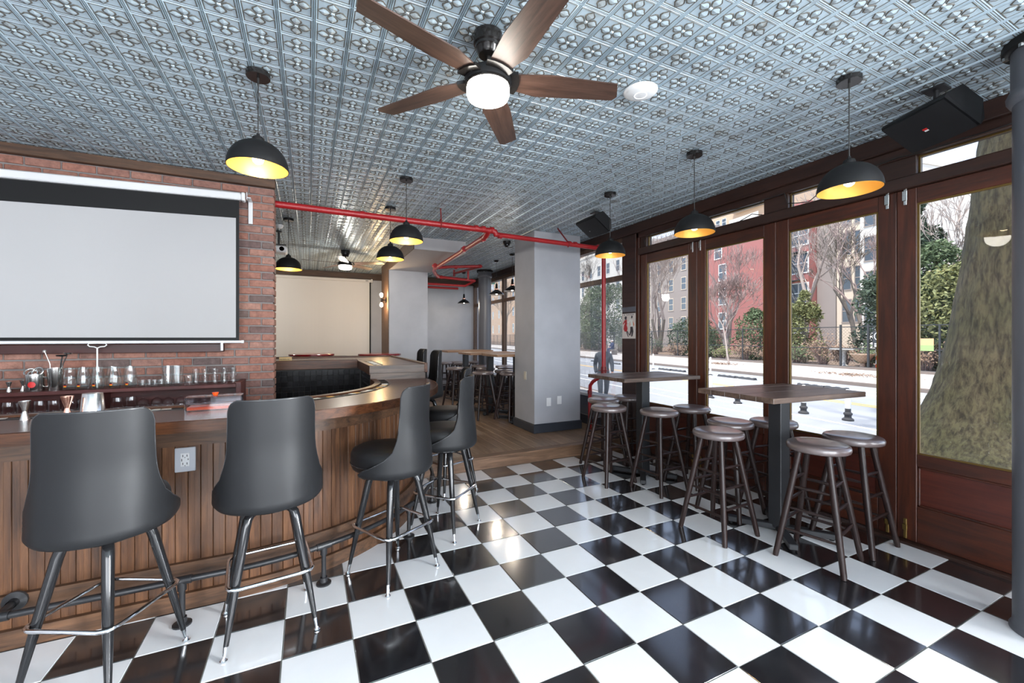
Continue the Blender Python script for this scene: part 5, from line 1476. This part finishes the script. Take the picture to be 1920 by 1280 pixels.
for k in range(24):
    a0, a1 = 2 * PI * k / 24, 2 * PI * (k + 1) / 24
    q.quad((-.017, .2 * math.cos(a0), .1 + .2 * math.sin(a0)), (-.017, .17 * math.cos(a0), .1 + .17 * math.sin(a0)), (-.017, .17 * math.cos(a1), .1 + .17 * math.sin(a1)), (-.017, .2 * math.cos(a1), .1 + .2 * math.sin(a1)))
q.add([(-.017, .02, 0), (-.017, .09, .06), (-.017, .10, .14), (-.017, .03, .12), (-.017, 0, .22), (-.017, -.03, .12), (-.017, -.10, .14), (-.017, -.09, .06), (-.017, -.02, 0)], [tuple(range(9))[::-1]])
for z in (-.24, -.31, -.37): q.add([(-.017, -.18, z - .02), (-.017, .18, z - .02), (-.017, .18, z + .02), (-.017, -.18, z + .02)], [(0, 1, 2, 3)])
q.build('emblem', 'post_white', sg)
cn = thing('road_barrel', 'orange and white striped barrel behind the gate', 'barrel', SW(FU + .5, 14.0, SWZ - .02), 0)
for k, (z0, z1, mt) in enumerate(((0, .3, 'sign_orange'), (.3, .5, 'post_white'), (.5, .7, 'sign_orange'), (.7, .85, 'post_white'), (.85, 1.05, 'sign_orange'))):
    q = MB(); q.lathe([(.24 - .05 * z0, z0), (.24 - .05 * z1, z1)] + ([(0, z1)] if k == 4 else []), 20); q.build('band', mt, cn, 40)
ns_ = thing('notice_board', 'small orange and green notice fixed to the fence', 'notice', SW(FU - .06, 12.0, 1.16), -SA)
q = MB(); q.box(-.01, .01, -.24, .24, -.02, .26); q.build('upper_sheet', 'notice_cream', ns_)
q = MB(); q.box(-.01, .01, -.24, .24, -.26, -.02); q.build('lower_sheet', 'notice_green', ns_)

ss_ = thing('street_sign', 'green street sign on a pole seen through the far windows', 'sign', SW(5.2, 21.4, SWZ), -SA)
q = MB(); q.tube([(0, 0, 0), (0, 0, 4.9)], .05, 10); q.build('pole', 'fence_black', ss_, 40)
q = MB(); q.box(-.28, .28, -.02, .02, 4.35, 4.62, .01); q.build('sign_plate', 'sign_teal', ss_)
q = MB(); q.box(-.02, .02, -.28, .28, 4.66, 4.92, .01); q.build('sign_plate', 'sign_teal', ss_)
q = MB(); q.box(-.22, .22, -.015, .015, 4.05, 4.3, .005); q.build('lower_plate', 'post_white', ss_)

# ---- buildings across the garden
def building(label, u, v0, v1, h, mat, depth=14, wins=(), cat='building', frame='post_white', pane='far_pane', name='apartment_building', extra=None):
    r = thing(name, label, cat, SW(u, (v0 + v1) / 2, SWZ), -SA, 'buildings across the street')
    c = (v0 + v1) / 2; hw = (v1 - v0) / 2
    q = MB(); q.box(0, depth, -hw, hw, -.2, h); q.build('wall', mat, r)
    q = MB(); q.box(-.15, depth + .1, -hw - .05, hw + .05, h, h + .5); q.build('cornice', mat, r)
    me_c = {}
    for (v, z, w, hh) in wins:
        key = (w, hh)
        if key not in me_c:
            f = MB(); f.box(-.06, .05, -w / 2 - .1, w / 2 + .1, -hh / 2 - .1, -hh / 2, 0); f.box(-.05, .05, -w / 2 - .08, w / 2 + .08, hh / 2, hh / 2 + .1, 0)
            f.box(-.05, .05, -w / 2 - .08, -w / 2, -hh / 2, hh / 2); f.box(-.05, .05, w / 2, w / 2 + .08, -hh / 2, hh / 2); f.box(-.04, .05, -w / 2, w / 2, -.04, .04)
            g = MB(); g.box(-.02, .03, -w / 2, w / 2, -hh / 2, hh / 2)
            me_c[key] = (f.mesh('window', frame), g.mesh('pane', pane))
        o = obj('window', me_c[key][0], r, (0, v - c, z))
        obj('pane', me_c[key][1], o, (0, 0, 0))
    return r
W = []
for z in (3.6, 6.6, 9.6, 12.4):
    W += [(43.2 if z > 10 else 42.5, z, 1.1, 1.9), (33.0, z - .6, .9, 1.9), (32.0, z - .6, .9, 1.9)]
red_b = building('red painted brick apartment house with a black fire escape', 40, 31.5, 46.0, 14.6, 'brick_red', 14, W)
c_ = (31.5 + 46.0) / 2
for z in (4.4, 7.2, 10.0):
    q = MB()
    q.box(-.9, -.05, 31.6 - c_, 33.8 - c_, z, z + .08)
    for k in range(10): q.tube([(-.9, 31.6 - c_ + 2.2 * k / 9, z), (-.9, 31.6 - c_ + 2.2 * k / 9, z + .9)], .02, 4)
    q.tube([(-.9, 31.6 - c_, z + .9), (-.9, 33.8 - c_, z + .9)], .03, 4)
    q.tube([(-.6, 32.0 - c_, z + .1), (-.6, 33.5 - c_, z + 2.8)], .06, 4); q.tube([(-.3, 32.0 - c_, z + .1), (-.3, 33.5 - c_, z + 2.8)], .06, 4)
    q.build('fire_escape', 'fence_black', red_b)
building('narrow grey brown house between the red and cream houses', 41, 29.6, 31.4, 16.5, 'facade_grey', 12, [])
building('cream house with tall dark windows right of the red house', 41, 26.9, 29.5, 15.0, 'facade_cream', 12, [(v, z, .7, 2.0) for v in (27.5, 28.6) for z in (4.0, 7.0, 10.2, 13.0)], frame='facade_grey')
building('white house at the right end of the row', 40, 22.9, 26.8, 15.4, 'facade_white', 12, [(v, z, .8, 2.0) for v in (23.6, 24.8, 26.0) for z in (3.2, 6.2, 9.2, 12.2)], frame='facade_grey')
building('grey brown apartment house behind the bare trees left of the red house', 44, 50.5, 66.0, 17.5, 'facade_grey', 14, [(v, z, 1.0, 1.8) for v in (51.5, 54.5, 57.5, 60.5, 63.5) for z in (3.8, 6.8, 9.9, 12.9, 15.6)], frame='facade_cream')
building('white apartment house at the far left behind the green pine', 46, 71, 96, 20.5, 'facade_white', 14, [(v, z, 1.3, 2.2) for v in (73, 77, 81, 85, 89, 93) for z in (4.5, 8.5, 12.5, 16.5)], frame='facade_white')
building('brown apartment house far down the street', 44, 104, 240, 34, 'facade_beige', 14, [(v, z, 1.8, 3.0) for v in (125, 135, 145, 155, 165, 175, 185, 195, 205) for z in (5, 11, 17, 23, 29)])
hr = building('tall beige high-rise with balconies far behind the red house', 80, 72, 98, 46, 'facade_beige', 20, [(v, z, 1.2, 1.6) for v in (84.5, 86.5) for z in (27, 30, 33, 36)], name='high_rise_building')
for z in (25, 28, 31, 34, 37, 40):
    q = MB(); q.box(-1.8, 0, 73 - 85, 81 - 85, z, z + .25); q.box(-1.8, -1.7, 73 - 85, 81 - 85, z + .25, z + 1.3)
    q.build('balcony', 'facade_white', hr)

# ---- trees
def grow(m, p, d, L, r, depth, rng, spread=.55, up=.12, minr=.006, sides=5):
    n = 3; pts = [p]; rad = [r]
    cur = p.copy(); dd = d.copy()
    for k in range(n):
        dd = (dd + Vector((rng.uniform(-1, 1), rng.uniform(-1, 1), rng.uniform(-.5, 1))) * .13 + Vector((0, 0, up * .3))).normalized()
        cur = cur + dd * (L / n); pts.append(cur.copy()); rad.append(max(minr, r * (1 - .32 * (k + 1) / n)))
    m.tube(pts, rad, sides if r > .03 else 3, caps=False)
    if depth == 0: return
    kids_ = 2 if rng.random() < .45 else 3
    for k in range(kids_):
        ax = Vector((rng.uniform(-1, 1), rng.uniform(-1, 1), rng.uniform(-.3, 1))).normalized()
        nd = (dd + ax * spread * rng.uniform(.7, 1.5)).normalized()
        t = rng.choice([1.0, 1.0, .7])
        base = pts[-1] if t == 1.0 else pts[-2]
        grow(m, base, nd, L * rng.uniform(.62, .86), max(minr, rad[-1] * rng.uniform(.6, .8)), depth - 1, rng, spread, up, minr, sides)
def bare_tree(u, v, h, r, depth, label, mat='bark', twig='twig', seed=1, lean=(0, 0), spread=.55, name='bare_tree', multi=1, tl=None, minr=.012):
    base = SW(u, v, SWZ - .02)
    root = thing(name, label, 'tree', base)
    rng = random.Random(seed)
    tl = tl or h * .34
    tm_ = MB(); bm2 = MB()
    for s in range(multi):
        a = rng.uniform(0, 6.28)
        d = Vector((lean[0] + (.22 * math.cos(a) if multi > 1 else 0), lean[1] + (.22 * math.sin(a) if multi > 1 else 0), 1)).normalized()
        pts = [Vector((.05 * s, 0, 0))]; dd = d.copy()
        for k in range(4):
            dd = (dd + Vector((rng.uniform(-.08, .08), rng.uniform(-.08, .08), .02))).normalized(); pts.append(pts[-1] + dd * tl / 4)
        tm_.tube(pts, [r * 1.25, r, r * .92, r * .86, r * .8], 8)
        for k in range(3):
            ax = Vector((rng.uniform(-1, 1), rng.uniform(-1, 1), rng.uniform(0, .6))).normalized()
            grow(bm2, pts[-1] if k else pts[-2], (dd + ax * spread).normalized(), h * .22, r * .62, depth, rng, spread, minr=minr)
    tm_.build('trunk', mat, root, 60); bm2.build('branches', twig, root)
    return root
bare_tree(24.5, 25.6, 6.6, .11, 6, 'pinkish bare spreading tree inside the fence before the red house', 'bark_pale', 'twig', 4, (0, -.03), .75, 'crape_myrtle_tree', 2, 1.9)
bare_tree(19.2, 19.9, 3.4, .05, 3, 'slim leaning bare tree in the sidewalk pit across the street', 'bark_pale', 'bark_pale', 9, (.05, .32), .5, 'young_tree', 1, 2.3)
bare_tree(28, 38.5, 13, .17, 6, 'tall grey bare tree in front of the grey brown house', 'bark', 'bark_pale', 11, (0, 0), .5, 'bare_tree', 3, 3.6)
bare_tree(27, 42.5, 11, .14, 5, 'thin bare tree left of the tall grey one', 'bark', 'twig', 12, (0, .04), .5)
bare_tree(30, 31.2, 11, .16, 6, 'bare tree in front of the red house, right of the pinkish tree', 'bark', 'twig', 21, (0, -.05), .6)
bare_tree(28, 22.3, 12, .2, 6, 'tall bare tree with heavy trunk right of the fire escape', 'bark', 'bark_pale', 31, (0, 0), .6)
bare_tree(29, 19.4, 9, .16, 6, 'spreading bare tree before the cream house', 'bark', 'bark', 32, (0, .25), .65)
bare_tree(27, 17.6, 9, .12, 5, 'bare tree before the white house', 'bark', 'twig', 33, (0, .1), .65)
bare_tree(24.5, 13.2, 8.2, .12, 5, 'bare tree among the evergreens at the right', 'bark', 'bark_pale', 35, (0, 0), .6)
bare_tree(17.5, 62, 10, .2, 5, 'bare street tree far to the left', 'bark', 'bark', 41, (0, -.05), .6)
bare_tree(30, 62, 14, .2, 6, 'large bare tree before the white house at the far left', 'bark', 'bark', 42, (0, -.05), .6)

def evergreen(u, v, h, rx, mat, label, seed, n=2600, shape='cone', leaf=.20, name='evergreen_tree', cat='tree'):
    base = SW(u, v, SWZ - .02); root = thing(name, label, cat, base)
    rng = random.Random(seed)
    q = MB(); q.tube([(0, 0, 0), (0, 0, h * .92)], [h * .02 + .04, .02], 8); 
    lobes = []
    for k in range(16):
        t = rng.uniform(.12, .97)
        R0 = rx * ((1 - t) ** .8 + .12) if shape == 'cone' else rx * math.sqrt(max(.05, 1 - (2 * t - 1) ** 2))
        a = rng.uniform(0, 6.28)
        c = Vector((R0 * .72 * math.cos(a), R0 * .72 * math.sin(a), h * t))
        lobes.append((c, R0 * rng.uniform(.35, .6) + .15))
        q.tube([(0, 0, h * t * .9), tuple(c)], [.04, .012], 5)
    q.build('trunk', 'bark', root, 50)
    m = MB()
    leaf *= .55; n = int(n * 2.4)
    for i in range(n):
        if rng.random() < .75:
            c, rr = rng.choice(lobes)
            d = Vector((rng.gauss(0, 1), rng.gauss(0, 1), rng.gauss(0, .7))); d.normalize()
            p = c + d * rr * (.75 + .35 * rng.random())
        else:
            t = rng.uniform(.03, .99); R0 = rx * ((1 - t) ** .8 + .06) if shape == 'cone' else rx * math.sqrt(max(.02, 1 - (2 * t - 1) ** 2))
            a = rng.uniform(0, 6.28); p = Vector((R0 * math.cos(a), R0 * math.sin(a), h * t))
        if p.z < .02: p.z = .02
        ax = Vector((rng.uniform(-1, 1), rng.uniform(-1, 1), rng.uniform(-.8, .5))).normalized()
        w = ax.orthogonal().normalized(); w.rotate(Matrix.Rotation(rng.uniform(0, 6.28), 3, ax))
        s = leaf * rng.uniform(.6, 1.4)
        m.add([p - w * s * .28, p + ax * s, p + w * s * .28, p - ax * s * .3 + Vector((0, 0, s * .15))], [(0, 1, 2), (0, 2, 3)])
    m.build('foliage', mat, root)
    return root
evergreen(26, 46.5, 8.2, 3.0, 'leaf_green', 'broad green pine at the left in front of the white house', 51, 5000, 'round', .34)
evergreen(26, 52.0, 6.0, 2.2, 'leaf_dark', 'dark evergreen at the far left behind the standpipe', 52, 3000, 'round', .34)
evergreen(24.3, 19.4, 4.4, 1.15, 'leaf_yellow', 'small yellow green conifer beside the tall bare trunk', 53, 2400, 'cone', .24)
evergreen(25.5, 23.6, 3.4, 1.5, 'leaf_green', 'round green shrub tree behind the pinkish bare tree', 54, 2600, 'round', .24)
evergreen(25.2, 14.6, 8.6, 2.0, 'leaf_dark', 'tall dark pine behind the big trunk, left one', 55, 5200, 'cone', .30)
evergreen(24.6, 13.2, 5.8, 1.7, 'leaf_green', 'green evergreen behind the big trunk, middle one', 56, 4600, 'round', .28)
evergreen(24.0, 11.8, 4.8, 1.6, 'leaf_yellow', 'yellow green evergreen close to the big trunk', 57, 4000, 'round', .28)
evergreen(25.5, 10.2, 6.4, 2.2, 'leaf_green', 'green evergreen to the right of the big trunk', 58, 4000, 'round', .30)
evergreen(25.5, 39.5, 3.0, 1.6, 'leaf_dark', 'low dark evergreen below the tall grey bare tree', 59, 1800, 'round', .26)
evergreen(25.0, 30.0, 3.0, 1.8, 'leaf_dark', 'low dark evergreen left of the pinkish tree', 60, 1800, 'round', .26)
evergreen(25.0, 27.9, 2.2, 1.2, 'leaf_green', 'low green bush left of the pinkish tree trunk', 61, 1500, 'round', .22)
def bush(u, v, h, r, label, seed, mat='leaf_brown'):
    base = SW(u, v, SWZ - .02); root = thing('garden_bush', label, 'bush', base, 0, 'garden bushes behind the fence')
    rng = random.Random(seed); q = MB(); f = MB()
    for k in range(46):
        a = rng.uniform(0, 6.28); t = rng.uniform(.2, 1); p = Vector((r * t * math.cos(a), r * t * math.sin(a), h * rng.uniform(.5, 1) * (1.1 - .4 * t)))
        q.tube([(0.1 * math.cos(a), .1 * math.sin(a), 0), tuple(p * .55 + Vector((0, 0, h * .12))), tuple(p)], [.014, .009, .004], 3, caps=False)
        for j in range(12):
            pp_ = p * rng.uniform(.6, 1.05) + Vector((rng.gauss(0, .12), rng.gauss(0, .12), rng.gauss(0, .1)))
            s = rng.uniform(.05, .13); ax = Vector((rng.uniform(-1, 1), rng.uniform(-1, 1), rng.uniform(-1, 1))).normalized(); w = ax.orthogonal()
            f.add([pp_ - w * s * .4, pp_ + ax * s, pp_ + w * s * .4], [(0, 1, 2)])
    q.build('stems', 'twig', root); f.build('foliage', mat, root)
for k, (u, v, h, r, mt) in enumerate(((22.9, 17.2, 1.9, 1.0, 'leaf_brown'), (23.0, 16.2, 1.4, .8, 'leaf_brown'), (22.9, 18.8, 1.3, .9, 'leaf_green'), (22.8, 14.9, 1.2, .6, 'leaf_green'), (22.9, 20.6, 1.1, .9, 'leaf_brown'), (22.9, 22.4, 1.5, .9, 'leaf_brown'), (22.8, 24.2, 1.0, .7, 'leaf_yellow'), (22.9, 26.3, 1.3, .9, 'leaf_green'), (22.9, 29.2, 1.3, 1.0, 'leaf_brown'), (22.9, 32.0, 1.6, 1.0, 'leaf_dark'), (22.9, 35.0, 1.4, 1.0, 'leaf_brown'), (22.9, 38.0, 1.6, 1.1, 'leaf_green'), (22.8, 12.6, 1.4, .8, 'leaf_brown'), (22.8, 11.2, 1.1, .7, 'leaf_green'))):
    bush(u, v, h, r, 'leafy garden bush behind the fence, %s counted from the gate' % (nth + ['fourteenth'])[k], 80 + k, mt)
q = MB(); rng = random.Random(5)
for i in range(1500):
    u_, v_ = rng.choice([(18.6, 19.9), (18.2, 12.4), (18.5, 8.5)]); p = SW(u_ + rng.gauss(0, .35), v_ + rng.gauss(0, .7), SWZ + rng.uniform(.0, .06)); s = rng.uniform(.03, .09)
    a = rng.uniform(0, 6.28); q.add([p, p + Vector((s * math.cos(a), s * math.sin(a), rng.uniform(0, .04))), p + Vector((s * math.cos(a + 1.2), s * math.sin(a + 1.2), rng.uniform(0, .04)))], [(0, 1, 2)])
tag(q.build('fallen_leaves', 'leaf_brown'), 'dry brown leaves lying in the tree pits', 'leaves', kind='stuff')
pl_ = thing('planter_bowl', 'brown terracotta bowl planter behind the gate', 'planter', SW(22.4, 14.9, SWZ - .02))
q = MB(); q.lathe([(0, 0), (.12, 0), (.1, .3), (.3, .45), (.46, .7), (.5, .72), (.5, .78), (.42, .76), (.25, .5), (0, .5)], 24); q.build('bowl', 'facade_beige', pl_, 40)
q = MB(); q.lathe([(0, .7), (.40, .72), (.2, .78), (0, .8)], 16); q.build('earth', 'soil', pl_)
gt_ = thing('garden_table', 'pale grey stone garden table behind the fence', 'table', SW(22.6, 15.9, SWZ - .02))
q = MB(); q.box(-.3, .3, -.55, .55, .92, 1.0, .02); q.build('slab', 'stone_sill', gt_)
q = MB(); q.lathe([(0, 0), (.22, 0), (.2, .1), (.1, .2), (.1, .8), (.2, .92), (0, .92)], 16); q.build('pedestal', 'stone_sill', gt_, 40)

# ---- the big street tree right outside
bt = thing('street_tree', 'big mossy tree trunk right outside the right window', 'tree', (6.95, 2.06, SWZ))
rng = random.Random(17)
n_a, n_z = 64, 70
vs = []; fs = []
for j in range(n_z + 1):
    z = 7.0 * (j / n_z) ** 1.35
    flare = .52 * math.exp(-z / .38) + .10 * math.exp(-z / 1.2)
    r0 = .40 - .012 * z
    cx_, cy_ = .20 * (1 - math.exp(-z / 2.2)) + .035 * z, -.05 * z - .16 * (1 - math.exp(-z / 1.8))
    for k in range(n_a):
        a = 2 * PI * k / n_a
        lob = 1 + .35 * math.cos(5 * a + .8) * math.exp(-z / .35) + .04 * math.cos(3 * a + z * .6)
        rr = r0 + flare * lob + .008 * math.sin(13 * a + 3 * math.sin(z * 4)) + rng.uniform(-.006, .006)
        vs.append((cx_ + rr * math.cos(a), cy_ + rr * math.sin(a), z))
for j in range(n_z):
    for k in range(n_a):
        fs.append((j * n_a + k, j * n_a + (k + 1) % n_a, (j + 1) * n_a + (k + 1) % n_a, (j + 1) * n_a + k))
q = MB(); q.add(vs, fs); q.build('trunk', 'trunk_bark', bt, 80)
q = MB(); rng = random.Random(71)
for k in range(5):
    grow(q, Vector((.45, -.55, 6.3)), Vector((rng.uniform(-1, 1), rng.uniform(-1, 1), .7)).normalized(), 2.6, .16, 5, rng, .6)
q.build('branches', 'bark', bt)

# ---- people outside
def person(name, label, loc, rz, joints, edges, radii, parts, heads):
    root = thing(name, label, 'person', loc, rz)
    me = bpy.data.meshes.new('body'); me.from_pydata(joints, edges, [])
    for m in parts: me.materials.append(MATS[m])
    o = obj('body', me, root)
    mod = o.modifiers.new('skin', 'SKIN'); mod.use_smooth_shade = True
    sv = me.skin_vertices[0].data
    for i, r in enumerate(radii): sv[i].radius = (r, r); sv[i].use_root = (i == 0)
    s = o.modifiers.new('sub', 'SUBSURF'); s.levels = 2; s.render_levels = 2
    return root, o
# walker mid-stride, dark coat, leaning slightly; local +y = forward
J = [(0, 0, .86), (0, .02, 1.02), (0, .05, 1.22), (0, .07, 1.36), (0, .10, 1.44),
     (.16, .05, 1.32), (.20, -.08, 1.08), (.19, .02, .86), (-.16, .05, 1.32), (-.20, .16, 1.08), (-.18, .30, .92),
     (.09, .0, .82), (.10, .20, .46), (.10, .24, .08), (.10, .36, .035), (-.09, 0, .82), (-.10, -.10, .46), (-.10, -.36, .12), (-.10, -.27, .035)]
Eg = [(0, 1), (1, 2), (2, 3), (3, 4), (3, 5), (5, 6), (6, 7), (3, 8), (8, 9), (9, 10), (0, 11), (11, 12), (12, 13), (13, 14), (0, 15), (15, 16), (16, 17), (17, 18)]
Rd = [.15, .14, .16, .10, .05, .075, .055, .042, .075, .055, .042, .095, .065, .045, .04, .095, .065, .045, .04]
wk, wo = person('person', 'person in a dark coat walking past outside the window', Vector((6.45, 8.15, GRZ)), R(150), J, Eg, Rd, ['coat_dark'], None)
def head(root, loc, hair, s=1.0):
    q = MB(); q.lathe([(0, -.115), (.035, -.11), (.06, -.08), (.072, -.03), (.078, .02), (.07, .07), (.04, .105), (0, .115)], 20); q.v = [(x * s + loc[0], y * 1.12 * s + loc[1], z * s + loc[2]) for x, y, z in q.v]; h = q.build('head', 'skin', root, 60)
    q = MB(); q.tube([(loc[0], loc[1] + .082, loc[2] + .01), (loc[0], loc[1] + .105, loc[2] - .025), (loc[0], loc[1] + .085, loc[2] - .03)], .010, 6)
    for sx in (-1, 1): q.lathe([(0, -.02), (.012, 0), (0, .02)], 8, (loc[0] + sx * .078, loc[1], loc[2]))
    q.build('face', 'skin', h, 60)
    q = MB(); q.lathe([(.083, -.02), (.088, .03), (.078, .08), (.045, .118), (0, .127)], 20); q.v = [(x * s + loc[0], y * 1.12 * s + loc[1] - .018, z * s + loc[2]) for x, y, z in q.v]; q.build('hair', hair, h, 60)
head(wk, (0, .13, 1.53), 'hair_dark')
wk.scale = (.93, .93, .93)
q = MB()
for (bx_, by_, lift) in ((.19, .03, .80), (-.18, .32, .87)):
    q.tube([(bx_, by_, lift + .05), (bx_, by_ + .01, lift - .03)], [.028, .034], 8)
    for f in range(4): q.tube([(bx_ - .021 + .014 * f, by_ + .015, lift - .03), (bx_ - .021 + .014 * f, by_ + .025, lift - .07), (bx_ - .021 + .014 * f, by_ + .035, lift - .09 - .006 * (f in (1, 2)))], [.008, .0075, .006], 6)
    q.tube([(bx_ - .03, by_ + .02, lift), (bx_ - .035, by_ + .045, lift - .04)], [.009, .007], 6)
q.build('hands', 'skin', wk, 60)
# seated person on a bench across the street
bn = thing('street_bench', 'pale slatted bench on the sidewalk across the street', 'bench', SW(19.6, 34.1, SWZ), -SA)
for k in range(4):
    q = MB(); q.box(-.35 + .12 * k, -.25 + .12 * k, -.9, .9, .43, .46); q.build('slat', 'bench_wood', bn)
for k in range(3):
    q = MB(); q.box(.16, .19, -.9, .9, .55 + .14 * k, .65 + .14 * k); q.build('slat', 'bench_wood', bn)
for s in (-.8, .8):
    q = MB(); q.box(-.35, .2, s - .03, s + .03, 0, .43); q.box(.13, .2, s - .03, s + .03, .43, .97); q.build('bench_end', 'kerb', bn)
J2 = [(0, 0, .56), (0, .02, .72), (0, .03, .92), (0, .04, 1.06), (0, .05, 1.12), (.17, .03, 1.02), (.21, .12, .80), (.12, .30, .70), (-.17, .03, 1.02), (-.21, .12, .80), (-.12, .30, .70),
      (.09, .06, .54), (.10, .46, .54), (.10, .48, .10), (.10, .60, .04), (-.09, .06, .54), (-.10, .44, .55), (-.10, .42, .10), (-.10, .54, .04)]
st_, so = person('person', 'seated white-haired person in a blue coat on the bench', SW(19.55, 33.6, SWZ), -SA + PI / 2, J2, Eg, [.16, .15, .16, .10, .05, .075, .06, .045, .075, .06, .045, .09, .07, .05, .04, .09, .07, .05, .04], ['coat_blue'], None)
head(st_, (0, .07, 1.22), 'hair_grey')
q = MB()
for sx in (-1, 1):
    q.tube([(sx * .11, .31, .70), (sx * .06, .36, .66)], [.032, .03], 8)
    for f in range(4): q.tube([(sx * .06, .345 + .012 * f, .66), (sx * .02, .35 + .012 * f, .645)], [.008, .007], 6)
    q.tube([(sx * .08, .34, .68), (sx * .05, .33, .70)], [.009, .007], 6)
q.build('hands', 'skin', st_, 60)
